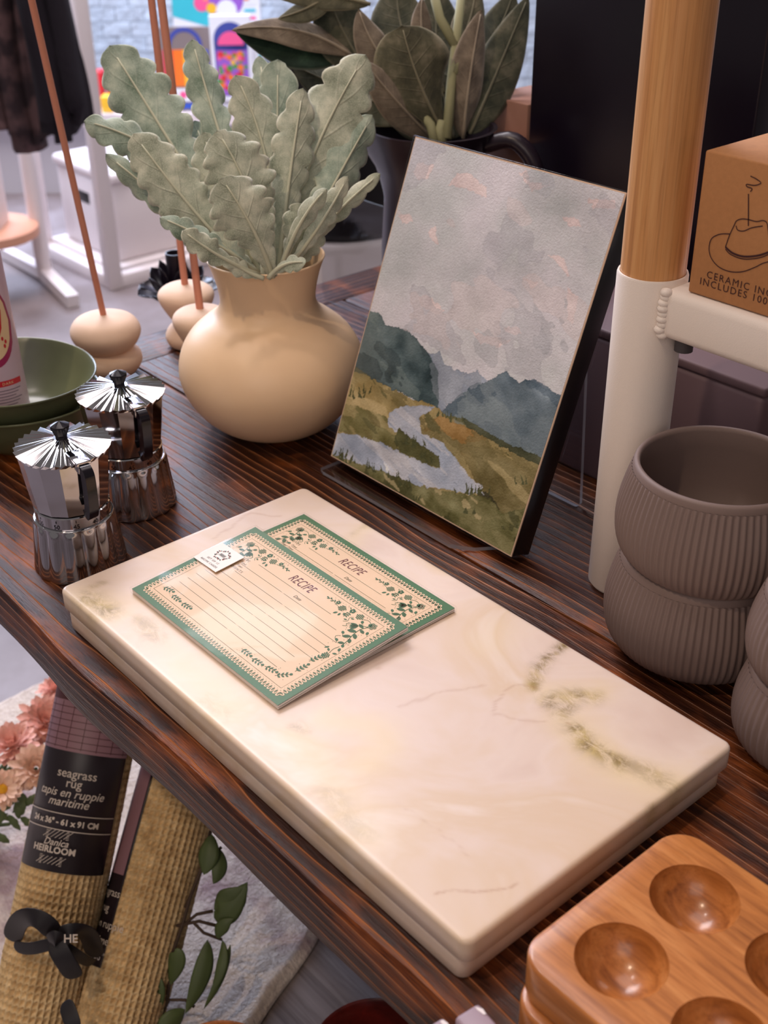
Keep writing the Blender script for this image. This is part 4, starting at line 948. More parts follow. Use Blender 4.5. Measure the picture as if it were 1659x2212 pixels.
# ================================================================== MOKA POT TIMERS
def moka(label, x, y, rz):
    t = thing('moka_pot_timer', label, 'kitchen timer', (x, y, 0), rz, 'moka pot shaped kitchen timers')
    nf = 14
    def flute(amp): return lambda tt, zz_: -amp * (0.5 + 0.5 * math.cos(nf * tt)) ** 0.5 * 1.0
    mb = MB(); mb.lathe(smooth_prof([(.033, .0004), (.0335, .003), (.0318, .018), (.0300, .034), (.0292, .0415), (.0282, .0435), (.020, .044)], 4), n=nf * 14, rib=lambda tt, zz_: (.0016 * abs(math.cos(nf / 2 * tt)) - .0008) * max(0, min(1, (.043 - zz_) / .004)))
    mb.build('base', CHROME, t, smooth=40)
    mb = MB(); mb.lathe([(.0268, .0436), (.0275, .0442), (.0275, .0525), (.0268, .0532)], n=96, capt=True); dial = mb.build('dial_ring', CHROME, t, smooth=40)
    mb = MB()
    for k, s_ in enumerate(['50', '45', '40', '35', '30', '25', '20', '15', '10', '5', '0', '55']):
        a0 = -0.80 + k * 2 * PI / 12
        wr = lambda p, a0=a0: Vector((.02775 * math.cos(a0 + p.x / .0277), .02775 * math.sin(a0 + p.x / .0277), p.y))
        mb.text(s_, .0048, 0, .0446, 0, 0, wrap=wr, align='CENTER'); mb.add([wr(Vector(p)) for p in ((-.0003, .0492, 0), (.0003, .0492, 0), (.0003, .0512, 0), (-.0003, .0512, 0))], [(0, 1, 2, 3)])
    mb.build('numbers', BLKPL, dial)
    mb = MB(); mb.lathe([(.0262, .0535), (.0275, .0545), (.0300, .072), (.0318, .088), (.0330, .097)], n=nf, capb=True, capt=True)
    mb.build('upper_body', CHROME, t, smooth=18)
    # pleated lid
    mb = MB(); n = 30; vs = []; fs = []
    for k in range(n * 2):
        a = PI * k / n; hi = k % 2; R_ = .0348 if hi else .0336
        vs.append((R_ * math.cos(a), R_ * math.sin(a), .0985 + (.0016 if hi else -.0002)))
    for k in range(n * 2):
        a = PI * k / n; vs.append((.006 * math.cos(a), .006 * math.sin(a), .1055))
    for k in range(n * 2):
        a = PI * k / n; vs.append((.0335 * math.cos(a), .0335 * math.sin(a), .0968))
    m2 = n * 2
    for k in range(m2):
        k2 = (k + 1) % m2; fs.append((k, k2, m2 + k2, m2 + k)); fs.append((2 * m2 + k, 2 * m2 + k2, k2, k))
    fs.append(tuple(m2 + k for k in range(m2))); fs.append(tuple(2 * m2 + k for k in range(m2 - 1, -1, -1)))
    mb.add(vs, fs); lid = mb.build('pleated_lid', CHROME, t)
    mb = MB(); mb.lathe([(.0042, .1045), (.0044, .107), (.0072, .1140), (.0070, .1150), (.0001, .1180)], n=8); mb.build('knob', BLKPL, lid, smooth=20)
    mb = MB(); mb.box((.019, -.0055, .1000), (.0405, .0055, .1030)); mb.box((.032, -.0045, .094), (.040, .0045, .1002)); mb.build('hinge_bracket', CHROME, t, bevel=.0006)
    mb = MB(); pts = smooth_prof([(.0335, .0975), (.0430, .0965), (.0450, .090), (.0435, .070), (.0400, .0615), (.0355, .0605)], 5)
    mb.tube([(x_, 0, z_) for x_, z_ in pts], .0052, 4)
    mb.build('handle', BLKPL, t, smooth=30, bevel=.0008)
    # spout on the far side
    mb = MB(); mb.poly([(-.028, -.007), (-.028, .007), (-.0375, 0)], .078, .0975); mb.build('spout', CHROME, t, bevel=.0008)
    return t
moka('chrome moka pot shaped timer in front, nearer the table edge', -.0660, .0490, -.12)
moka('chrome moka pot shaped timer standing behind the other, nearer the vase', -.1165, .1255, -.15)

# ================================================================== GREEN BOWLS + can
def gbowl(label, x, y, z, rz):
    t = thing('glazed_bowl', label, 'bowl', (x, y, z), rz, 'olive green bowls')
    pr = smooth_prof([(.030, .0003), (.036, .002), (.048, .011), (.062, .027), (.0715, .044), (.0733, .0465), (.0715, .0470), (.060, .031), (.046, .016), (.030, .0065), (.0001, .0055)], 4)
    mb = MB(); n = 72; vs = []; fs = []
    for r, zz_ in pr:
        for k in range(n):
            a = 2 * PI * k / n; q = 1 + .045 * math.cos(2 * a) * (zz_ / .047) + .02 * math.cos(3 * a + 1) * (zz_ / .047)
            vs.append((r * q * math.cos(a), r * q * math.sin(a), zz_ * (1 + .05 * math.cos(2 * a + .5))))
    for i in range(len(pr) - 1):
        for k in range(n): k2 = (k + 1) % n; fs.append((i * n + k, i * n + k2, (i + 1) * n + k2, (i + 1) * n + k))
    fs.append(tuple(range(n - 1, -1, -1))); mb.add(vs, fs); mb.build('bowl_body', GREENB, t, smooth=180); return t
gbowl('olive green glazed bowl under another at the left edge', -.281, .112, 0, .3)
gbowl('olive green glazed bowl holding a printed can, upper of the pair', -.281, .111, .0185, .0)
CX, CY = at(-14, 866, .026)[:2]
CX, CY = -.2735, .0930
t = thing('printed_can', 'pale pink can with red label standing in the upper green bowl', 'can', (CX, CY, .0252), rot=(-.02, -.10, .0))
mb = MB(); mb.lathe([(.0225, 0), (.0232, .0015), (.0232, .15)], n=64, capt=True); mb.build('can_body', plain('pale_pink_label', (206, 178, 196), .35), t, smooth=50)
RED = plain('red_label', (190, 24, 44), .4); BEI = plain('beige_label', (222, 190, 150), .4); PUR = plain('magenta_label', (150, 24, 80), .4); GRT = plain('grey_text', (110, 90, 110), .5)
acam = math.atan2(CAM[1] - CY, CAM[0] - CX)
cw = lambda off: (lambda p: Vector((off * math.cos(acam + p.x / .0232), off * math.sin(acam + p.x / .0232), p.y)))
def wrapflat(mb, pts, off, mi):  # strip polygon laid around the can
    mb.add([cw(off)(Vector((x, y, 0))) for x, y in pts], [tuple(range(len(pts)))], mi)
mb = MB()
def band(x0, x1, y0, y1, off, mi, n=14):
    for k in range(n):
        a, b = x0 + (x1 - x0) * k / n, x0 + (x1 - x0) * (k + 1) / n; wrapflat(mb, [(a, y0), (b, y0), (b, y1), (a, y1)], off, mi)
def oval(cx, cy, rx, ry, off, mi, n=16):
    for k in range(n):
        a, b = cx - rx + 2 * rx * k / n, cx - rx + 2 * rx * (k + 1) / n
        ha, hb = ry * math.sqrt(max(0, 1 - ((a - cx) / rx) ** 2)), ry * math.sqrt(max(0, 1 - ((b - cx) / rx) ** 2)); wrapflat(mb, [(a, cy - ha), (b, cy - hb), (b, cy + hb), (a, cy + ha)], off, mi)
oval(0, .092, .024, .036, .02335, 2); oval(0, .094, .021, .032, .02345, 1); oval(-.004, .104, .0185, .030, .02355, 0)
for x_, y_ in ((.011, .0805), (.0135, .0775), (.012, .0740)): oval(x_, y_, .0011, .0018, .0236, 0, 6)
band(-.022, .022, .0395, .0445, .02335, 0)
mb.text('PERFECT DARK', .0034, 0, .0408, 0, 3, wrap=cw(.0236), align='CENTER', space=1.2)
for k in range(6):
    band(-.020, .020 - (k % 3) * .003, .0355 - k * .0026, .0362 - k * .0026, .02335, 4)
mb.build('label_print', [RED, BEI, PUR, BEI, GRT], t)

# ================================================================== STONE STICK HOLDERS
def stone(label, c, prof, stick, srad, group='pebble holders with terracotta sticks'):
    t = thing('pebble_stick_holder', label, 'holder', (c[0], c[1], 0), 0, group)
    low, up = prof; mb = MB(); mb.lathe(smooth_prof(low, 5), n=48, capb=True); mb.build('lower_pebble', STONE, t, smooth=180)
    mb = MB(); mb.lathe(smooth_prof(up, 5), n=48, capb=False); mb.build('upper_pebble', STONE, t, smooth=180)
    st = thing('terracotta_stick', 'tall thin terracotta stick rising from ' + stick[3], 'stick', (c[0], c[1], stick[0]), 0, 'tall terracotta sticks')
    z0 = stick[0]; P0 = np.array([c[0], c[1], z0]); P1 = pd(stick[1][0], stick[1][1], stick[2]); d = P1 - P0; d /= np.linalg.norm(d)
    mb = MB(); mb.tube([Vector(d * k * .04 - d * .004) for k in range(19)], srad, 14); mb.build('shaft', TERRA, st, smooth=50)
s1 = at(240, 805)
dpt = lambda p: float((np.array(p) - CAM) @ FW)
stone('cream pebble pair with terracotta stick, nearest the green bowls', s1[:2], ([(.018, .0003), (.026, .003), (.0325, .013), (.030, .023), (.018, .028), (.0001, .029)], [(.0001, .022), (.014, .0235), (.027, .030), (.0345, .044), (.029, .056), (.016, .061), (.0001, .062)]), (.0615, (66, -10), dpt((s1[0], s1[1], .06)) - .17, 'the pebbles by the green bowls'), .0031)
s2 = at(412, 745)
stone('cream top shaped pebble stack farthest back, in front of the black flower', s2[:2], ([(.016, .0003), (.022, .003), (.025, .012), (.020, .022), (.010, .028), (.0001, .029)], [(.0001, .020), (.009, .021), (.018, .032), (.0275, .049), (.0285, .058), (.022, .064), (.012, .0665), (.0001, .067)]), (.0665, (326, -10), dpt((s2[0], s2[1], .06)) - .10, 'the farthest pebbles behind the vase'), .0036)
s3 = at(444, 802)
stone('cream top shaped pebble stack partly hidden by the round vase', s3[:2], ([(.016, .0003), (.022, .003), (.025, .012), (.020, .022), (.010, .028), (.0001, .029)], [(.0001, .020), (.009, .021), (.018, .032), (.0265, .049), (.0275, .058), (.022, .064), (.012, .0665), (.0001, .067)]), (.0665, (347, -10), dpt((s3[0], s3[1], .06)) - .09, 'the pebbles touching the vase outline'), .0038)

# black flower candle holder on a slim floor stand
LX, LY = -.495, .41
t = thing('lotus_candle_holder', 'black metal lotus flower candle holder beyond the table end', 'candle holder', (LX, LY, FLZ))
LB = plain('black_metal_petals', (26, 18, 30), .35)
zz0 = -FLZ
for ringi, (cnt, rr, hh, op) in enumerate([(7, .047, .010, 1.25), (6, .034, .030, .75), (5, .022, .040, .4)]):
    for k in range(cnt):
        a = 2 * PI * (k + ringi * .4) / cnt; d = Vector((math.cos(a), math.sin(a), 0))
        mb = MB(); leaf(mb, Vector((0, 0, zz0 + .004)) + d * .004, Vector((0, 0, zz0 + .002)) + d * rr * .8, Vector((0, 0, zz0 + hh)) + d * rr, rr * .85, Vector((0, 0, 1)) - d * .3, 0, -.35, 0, 'obov', 12, 8)
        o = mb.build('petal', LB, t, smooth=180); s_ = o.modifiers.new('t', 'SOLIDIFY'); s_.thickness = .0007
mb = MB(); mb.lathe([(.009, zz0 + .004), (.0105, zz0 + .045), (.0105, zz0 + .052), (.0092, zz0 + .052), (.0088, zz0 + .03), (.0001, zz0 + .03)], n=32); mb.build('candle_cup', LB, t, smooth=40)
mb = MB(); mb.tube([(0, 0, .01), (0, 0, zz0 + .006)], .004, 10); mb.build('stem', LB, t, smooth=60)
mb = MB(); mb.lathe([(.09, .0005), (.09, .008), (.02, .014), (.0001, .015)], n=40); mb.build('foot', LB, t, smooth=40)

# ================================================================== chipped mauve blocks at the bottom
MB_M = plain('mauve_paint', (150, 128, 136), .55, var=.05); CHIP = plain('chipped_white', (226, 216, 214), .7)
for i, (p, lab) in enumerate([((.4245, -.0165), 'dusty mauve painted block with chipped white corner, nearer the egg trays'), ((.4175, -.0315), 'dusty mauve painted block overhanging the table edge, nearer the table front')]):
    z_ = .030 if i == 0 else .0265
    t = thing('mauve_block', lab, 'block', (p[0], p[1], 0), -.12, 'mauve blocks at the table corner')
    mb = MB(); x0 = 0; mb.box((0, -.0135, .0004), (.060, 0, z_)); mb.build('block_body', MB_M, t, bevel=.0018)
    mb = MB(); R = random.Random(i)
    pts = [(.0015 + R.uniform(0, .002), -.0012), (.004, -.0006), (.007, -.0010), (.0065, -.0022), (.003, -.003), (.0012, -.0028)]
    mb.poly(pts, z_ - .0002, z_ + .0002); mb.build('chipped_corner', CHIP, t)

# ================================================================== LOWER SHELF AREA
SHZ = -0.50
GW = grain_wood('grey_wood', (84, 72, 70), (112, 100, 98), (134, 122, 120), 'X', 1, .7)
t = thing('low_bench', 'grey wooden bench below the table front', 'bench', (-.25, .1, FLZ))
mb = MB(); mb.box((-.325, -.45, .262), (1.0, .30, .2985)); mb.build('bench_top', GW, t, bevel=.003)
for x in (-.27, .94):
    for y in (-.40, .25): mb = MB(); mb.box((x - .03, y - .03, 0), (x + .03, y + .03, .262)); mb.build('leg', GW, t)
# woolly cream rug draped over the bench: height field with soft pile
m = N('woolly_rug'); c = m.ramp(m.noise(m.coord((1, 1, 1)), 9, 5, .7), [(.35, srgb(176, 152, 156)), (.5, srgb(222, 210, 202)), (.7, srgb(236, 224, 212))])
m.color(m.mix(.5, c, m.ramp(m.noise(m.coord((1, 3, 1)), 120, 4, .7), [(.35, (.6, .57, .56)), (.6, (1, 1, 1))]), 'MULTIPLY')); m.bump(m.noise(m.coord(), 160, 4, .7), .9, .006); m.set(Roughness=.95)
WR = m.m
nx, ny = 150, 150; X, Y, v, f = grid_mesh(nx, ny, 1, 1)
Yw = -.42 + Y * .70; xr = -.013 + (.209 - Yw) * .464 + .003 * np.sin(Yw * 40); Xw = -.572 + X * (xr + .572)
hgt = .006 + .010 * fbm(Xw * 14, Yw * 14, 4, 2) + .003 * fbm(Xw * 160, Yw * 160, 2, 8); ed = np.minimum(np.minimum(X, 1 - X) * .6, np.minimum(Y, 1 - Y) * .7); hgt = hgt * np.clip(ed / .012, .15, 1)
v = np.stack([Xw.ravel(), Yw.ravel(), SHZ - .001 + hgt.ravel()], 1)
o = mesh_np('woolly_rug', v, f, WR); tag(o, 'fluffy cream and mauve flecked wool rug spread under the rolled rugs', 'rug'); s_ = o.modifiers.new('t', 'SOLIDIFY'); s_.thickness = .004
# rolled seagrass rugs
STRAW = N('seagrass_weave'); STRAW.color(STRAW.ramp(STRAW.noise(STRAW.coord(), 90, 3, .6), [(.3, srgb(184, 150, 104)), (.6, srgb(222, 192, 144)), (.8, srgb(238, 214, 172))])); STRAW.set(Roughness=.85); STRAW.bump(STRAW.noise(STRAW.coord((1, 1, 1)), 900, 3), .5, .001)
def cyl_frame(P0, P1):
    zx = (P1 - P0) / np.linalg.norm(P1 - P0); tocam = CAM - (P0 + P1) / 2; tocam -= zx * (tocam @ zx); tocam /= np.linalg.norm(tocam); yx = np.cross(zx, tocam)
    return Matrix(((tocam[0], yx[0], zx[0], P0[0]), (tocam[1], yx[1], zx[1], P0[1]), (tocam[2], yx[2], zx[2], P0[2]), (0, 0, 0, 1)))
def rug_roll(label, P0, P1, R0):
    L_ = np.linalg.norm(P1 - P0); M = cyl_frame(P0, P1); t = thing('rolled_seagrass_rug', label, 'rug', P0, 0, 'rolled seagrass rugs'); t.matrix_world = M
    nc = int(2 * PI * R0 / .0058); nr = int(L_ / .0066); na, nz_ = nc * 6, nr * 6
    a = np.arange(na) / na * 2 * PI; z = np.linspace(0, L_, nz_); A, Z = np.meshgrid(a, z)
    row = np.floor(Z / .0066); ph = A * nc / 2 + (row % 2) * 0.0
    su = np.abs(np.sin(ph)); sv = np.abs(np.sin(PI * Z / .0066 + .5 * np.cos(A * nc)))
    s2 = np.abs(np.sin(PI * (Z / .0066 + .12 * np.sin(A * nc))))
    h = .0046 * (1 - (su ** .55) * (s2 ** 1.0)) + (fbm(A * 40, Z * 900, 3, 4) - .45) * .0014
    rr = R0 - .0040 + h; v = np.stack([(rr * np.cos(A)).ravel(), (rr * np.sin(A)).ravel(), Z.ravel()], 1)
    i = np.arange(nz_ - 1)[:, None] * na; k = np.arange(na)[None, :]; k2 = (k + 1) % na; f = np.stack([i + k, i + k2, i + na + k2, i + na + k], -1).reshape(-1, 4)
    o = mesh_np('woven_roll', v, f, STRAW.m, t)
    mb = MB(); pts = [(( .006 + (R0 - .012) * k / 120) * math.cos(k * .42), (.006 + (R0 - .012) * k / 120) * math.sin(k * .42)) for k in range(121)]
    for zz in (.001, L_ - .001): mb.add([(x, y, zz + .0015) for x, y in pts] + [(x, y, zz - .0015) for x, y in pts], [(k, k + 1, 122 + k, 121 + k) for k in range(120)])
    mb.lathe([(R0 - .004, L_ - .004), (.0001, L_ - .005)], n=40, capb=False); mb.lathe([(.0001, .004), (R0 - .004, .003)], n=40, capb=False); mb.build('rolled_ends', STRAW.m, t, smooth=180); return t, M, L_
def bottom_at(px, py, dep, R0): return pd(px, py, dep)
LBL = plain('dark_label', (40, 30, 36), .38); TXT = plain('label_text', (206, 192, 180), .5); LP1 = plain('label_photo_mauve', (150, 112, 122), .5); LP2 = plain('label_photo_dark', (84, 42, 44), .5)
def roll_between(top, bot, R0, label):
    P1 = pd(*top); P0 = pd(*bot); d = (P0 - P1) / np.linalg.norm(P0 - P1); k = (SHZ + .022 - P1[2]) / d[2]; P0 = P1 + d * k
    return rug_roll(label, P0, P1, R0)
R0 = .0405
tA, MA_, LA = roll_between((238, 1400, 1.16), (95, 2110, 1.12), R0, 'rolled seagrass rug with dark printed label and black bow')
tB, MB_, LB_ = roll_between((442, 1500, 1.20), (248, 2230, 1.115), R0, 'rolled seagrass rug leaning right of the labelled one')
def lab_coords(M, R):  # returns function pixel -> (arc, z) on the cylinder surface facing the camera
    Mi = M.inverted()
    c0 = Mi @ Vector(CAM)
    def f_(px, py):
        d = (Mi.to_3x3() @ Vector(ray(px, py))); a = d.x ** 2 + d.y ** 2; b = 2 * (c0.x * d.x + c0.y * d.y); c = c0.x ** 2 + c0.y ** 2 - R * R; q = b * b - 4 * a * c
        s_ = (-b - math.sqrt(max(q, 0))) / (2 * a); p = c0 + d * s_; return math.atan2(p.y, p.x) * R, p.z
    return f_
def sleeve(tp, M, R, pxs, name='paper_label', amin=None, amax=None):
    f_ = lab_coords(M, R); q = [f_(*p) for p in pxs]; return f_, q
RL = R0 + .0012; fA, q = sleeve(tA, MA_, RL, [(135, 1870), (32, 1868), (205, 1895), (250, 1700)])
def cyl_patch(mb, a0, a1, z0, z1, R, mi=0, n=20, zs=None):
    vs = []; fs = []
    for i in range(n + 1):
        a = a0 + (a1 - a0) * i / n
        vs += [(R * math.cos(a / RL), R * math.sin(a / RL), z0 if zs is None else zs(a)[0]), (R * math.cos(a / RL), R * math.sin(a / RL), z1 if zs is None else zs(a)[1])]
    for i in range(n): fs.append((2 * i, 2 * i + 2, 2 * i + 3, 2 * i + 1))
    mb.add(vs, fs, mi)
# which arc direction is image-right?
tst = fA(200, 1800)[0] - fA(100, 1800)[0]; sg = 1 if tst > 0 else -1
zb = fA(120, 1885)[1]; zt = LA - .002; zm = fA(160, 1625)[1]
aL, aR = -.056 * sg, .040 * sg
mb = MB(); cyl_patch(mb, aL, aR, zb, zt, RL, 0, 28); lab = mb.build('paper_label', LBL, tA, smooth=180); lab['label'] = 'dark paper label reading seagrass rug'
s_ = lab.modifiers.new('t', 'SOLIDIFY'); s_.thickness = .0004
mb = MB(); cyl_patch(mb, aL, aR, zm, zm + .085, RL + .0004, 0, 28); cyl_patch(mb, aL, aR, zm + .045, zt - .001, RL + .0005, 1, 28)
for k in range(7):   # woven rug pattern in the label photo
    cyl_patch(mb, aL, aR, zm + .003 + k * .006, zm + .0036 + k * .006, RL + .0006, 1, 28)
    a_ = aL + (aR - aL) * (k + .5) / 7; cyl_patch(mb, a_, a_ + .0006 * sg, zm + .002, zm + .044, RL + .0006, 1, 1)
mb.build('label_photo', [LP1, LP2], lab, smooth=180)
def wrL(Rr): return lambda p: Vector((Rr * math.cos(p.x * sg / RL), Rr * math.sin(p.x * sg / RL), p.y))
mb = MB(); W_ = wrL(RL + .0006)
def ltxt(s, size, px, py, shear=0, space=1.0, bold=.0001):
    a, z = fA(px, py); mb.text(s, size, a * sg, z - size * .3, 0, 0, wrap=W_, align='CENTER', shear=shear, space=space, bold=bold)
ltxt('seagrass', .0112, 166, 1674); ltxt('rug', .0112, 160, 1694); ltxt('tapis en ruppie', .0106, 150, 1715, .25); ltxt('maritime', .0106, 146, 1735, .25)
ltxt('24 x 36" - 61 x 91 CM', .0072, 136, 1777, 0, 1.0, .0003); ltxt('Danica', .0085, 120, 1820, .3); ltxt('HEIRLOOM', .0080, 114, 1836, 0, 1.05, .0003)
for py in (1759, 1795):
    z = fA(136, py)[1]; cyl_patch(mb, aL * .98, aR * .96, z, z + .0008, RL + .0006, 0, 24)
for (cx, cy, up) in ((124, 1802, 1), (108, 1858, -1)):
    a0, z0 = fA(cx, cy)
    for k in range(6):
        o_ = -.010 + k * .004
        mb.add([W_(Vector((a0 * sg + o_ + x, z0 + y, 0))) for x, y in ((-.004, -.0035), (-.0033, -.0035), (.0042, .0035), (.0035, .0035))], [(0, 1, 2, 3)])
        mb.add([W_(Vector((a0 * sg + x, z0 - .004 + k * .0015, 0))) for x in (-.011, .011)] + [W_(Vector((a0 * sg + x, z0 - .0036 + k * .0015, 0))) for x in (.011, -.011)], [(0, 1, 2, 3)])
mb.build('label_text', TXT, lab)
# label of the second roll, seen from the side
fB = lab_coords(MB_, RL); zb2 = fB(200, 2085)[1]; mb = MB(); cyl_patch(mb, -.064 * sg, -.030 * sg, max(zb2, .02), LB_ - .002, RL, 0, 16); l2 = mb.build('paper_label', LBL, tB, smooth=180); l2['label'] = 'dark paper label with pink photo'; s_ = l2.modifiers.new('t', 'SOLIDIFY'); s_.thickness = .0004
zq = fB(235, 1880)[1]; mb = MB(); cyl_patch(mb, -.055 * sg, -.032 * sg, zq, LB_ - .003, RL + .0006, 0, 10); mb.build('label_photo', LP1, l2, smooth=180)
mb = MB(); W2 = lambda p: Vector(((RL + .0006) * math.cos(p.x / RL), (RL + .0006) * math.sin(p.x / RL), p.y))
for k, s_ in enumerate(('seagrass', 'rug', 'tapis en ruppie', 'maritime', '24 x 36"')):
    mb.text(s_, .010, -.046 * sg if sg > 0 else .046, zq - .02 - k * .014, 0, 0, wrap=W2, align='CENTER')
mb.build('label_text', TXT, l2)
# black ribbon bow on roll A
RIBN = plain('black_ribbon', (22, 16, 22), .5)
t = thing('ribbon_bow', 'black printed ribbon bow tied round the labelled rug roll', 'ribbon', pd(110, 2030, 1.06))
O3 = t.location.copy()
def rb_strip(pts, wpx, name='ribbon_loop'):
    mb = MB(); P = [Vector(pd(*p)) - O3 for p in pts]; vs = []; fs = []
    for i, p in enumerate(P):
        tg = (P[min(i + 1, len(P) - 1)] - P[max(i - 1, 0)]).normalized(); sd = tg.cross(Vector(-FW)).normalized() * wpx / FPX * 1.07 / 2; vs += [p + sd, p - sd]
    for i in range(len(P) - 1): fs.append((2 * i, 2 * i + 1, 2 * i + 3, 2 * i + 2))
    mb.add(vs, fs); o = mb.build(name, RIBN, t, smooth=180); s_ = o.modifiers.new('t', 'SOLIDIFY'); s_.thickness = .0008; sb = o.modifiers.new('s', 'SUBSURF'); sb.levels = 2; sb.render_levels = 2
rb_strip([(125, 2025, 1.055), (95, 1985, 1.04), (50, 1975, 1.05), (32, 2005, 1.07), (25, 2035, 1.08)], 52)
rb_strip([(125, 2030, 1.055), (150, 2012, 1.045), (185, 2005, 1.06), (200, 2035, 1.08), (205, 2070, 1.10)], 50)
rb_strip([(122, 2035, 1.055), (90, 2045, 1.06), (55, 2052, 1.07), (28, 2040, 1.08)], 30)
rb_strip([(128, 2036, 1.055), (160, 2058, 1.06), (190, 2080, 1.08), (205, 2078, 1.09)], 30)
rb_strip([(115, 2025, 1.05), (130, 2060, 1.045), (150, 2090, 1.05), (165, 2115, 1.06)], 48, 'ribbon_tail')
rb_strip([(105, 2035, 1.05), (120, 2022, 1.038), (135, 2035, 1.05)], 44, 'knot')
rb_strip([(140, 2160, 1.05), (150, 2190, 1.04), (165, 2230, 1.04)], 40, 'ribbon_tail')
mb = MB(); Mx = frame(pd(137, 2036, 1.035), RW, UW); mb.text('HE', .010, 0, 0, 0, 0, Mx, bold=.0002)
o = mb.build('ribbon_print', TXT, t); o.matrix_parent_inverse = Matrix.Translation(-O3)

# chrysanthemums and greenery at the left
PKM = plain('pink_petal', (240, 186, 172), .7, var=.08); PKL = plain('blush_petal', (240, 204, 184), .7, var=.06); YEL = plain('yellow_centre', (226, 168, 40), .8, bump=.4); GRNL = plain('flower_leaf_green', (70, 84, 46), .6, var=.15); VINE = plain('vine_leaf_green', (78, 92, 52), .55, var=.15)
VP = at(-75, 1800, SHZ + .02)
VS = thing('flower_pot', 'dark pot of flowers at the left end of the bench, outside the frame', 'pot', (VP[0], VP[1], SHZ + .008))
mb = MB(); mb.lathe([(.030, .0005), (.040, .07), (.042, .075), (.038, .075), (.028, .01)], n=40); mb.build('pot_body', BLACK, VS, smooth=40)
def mum(label, px, py, dep, rpx, mat, nrm, cent=False, seed=0):
    c = pd(px, py, dep); t = thing('chrysanthemum', label, 'flower', c, 0, 'chrysanthemums in the hidden bucket'); R = random.Random(seed)
    n = Vector(nrm).normalized(); a0 = n.orthogonal().normalized(); b0 = n.cross(a0); mb = MB(); r = rpx / FPX * dep
    for lay, (cnt, rr, up) in enumerate([(16, 1.0, .10), (14, .85, .32), (12, .65, .55)] + ([] if cent else [(9, .42, .62), (6, .22, .6)])):
        for k in range(cnt):
            a = 2 * PI * (k + R.random() * .5) / cnt; d = a0 * math.cos(a) + b0 * math.sin(a); q = rr * R.uniform(.85, 1.08)
            leaf(mb, d * r * .08, d * r * q * .6 + n * r * up * .35, d * r * q + n * r * up * .9, r * .28, n - d * .4, 0, -.3, 0, 'obov', 8, 4, k)
    o = mb.build('petals', mat, t, smooth=180)
    if cent:
        mb = MB(); prof = [(.0001, r * .22), (r * .18, r * .18), (r * .26, r * .05), (r * .2, 0)]; mb.lathe(prof[::-1], n=20, axis=tuple(n)); mb.build('centre', YEL, t, smooth=180)
    b = Vector((VS.location.x, VS.location.y, SHZ + .05)) - Vector(c); mb = MB(); mb.tube([-n * r * .05, b * .3 - n * r * .8, b * .9, b], .0022, 6); mb.build('stem', GRNL, t, smooth=180)
mum('salmon pink chrysanthemum at the left frame edge', 25, 1610, 1.30, 62, PKM, -FW * .3 + np.array([0, 0, 1.]), seed=1)
mum('salmon pink chrysanthemum against the dark label', 100, 1560, 1.36, 66, PKM, -FW * .4 + np.array([.1, -.1, 1.]) + RW * .4, seed=2)
mum('blush pale chrysanthemum below the two pink ones', 78, 1660, 1.28, 60, PKL, -FW * .8 + np.array([0, 0, .6]) + RW * .3, seed=3)
mum('peach chrysanthemum with yellow centre at the left frame edge', 5, 1705, 1.24, 48, PKL, -FW * .9 + np.array([0, 0, .5]) + RW * .5, True, 4)
mum('pink chrysanthemum highest, half behind the table edge', 118, 1490, 1.42, 40, PKM, np.array([0, 0, 1.]), seed=5)
t = thing('flower_foliage', 'green leaves under the chrysanthemums at the left edge', 'plant', tuple(pd(20, 1800, 1.25)))
mb = MB(); R = random.Random(9)
for k in range(16):
    x, y = R.uniform(-30, 70), R.uniform(1720, 1830); a = R.uniform(0, 6.28)
    p0 = pd(x, y, 1.25); leaf(mb, Vector(p0), Vector(pd(x + 18 * math.cos(a), y + 18 * math.sin(a), 1.24)), Vector(pd(x + 44 * math.cos(a), y + 44 * math.sin(a), 1.25)), .009, Vector(-FW), 3, .2, .05, 'oval', 10, 4, k)
b = np.array([VS.location.x, VS.location.y, SHZ + .05]); mb.tube([pd(20, 1780, 1.25), (pd(0, 1820, 1.25) + b) / 2, b], .002, 6)
o = mb.build('leaves', GRNL, t, smooth=180); place(o, t)
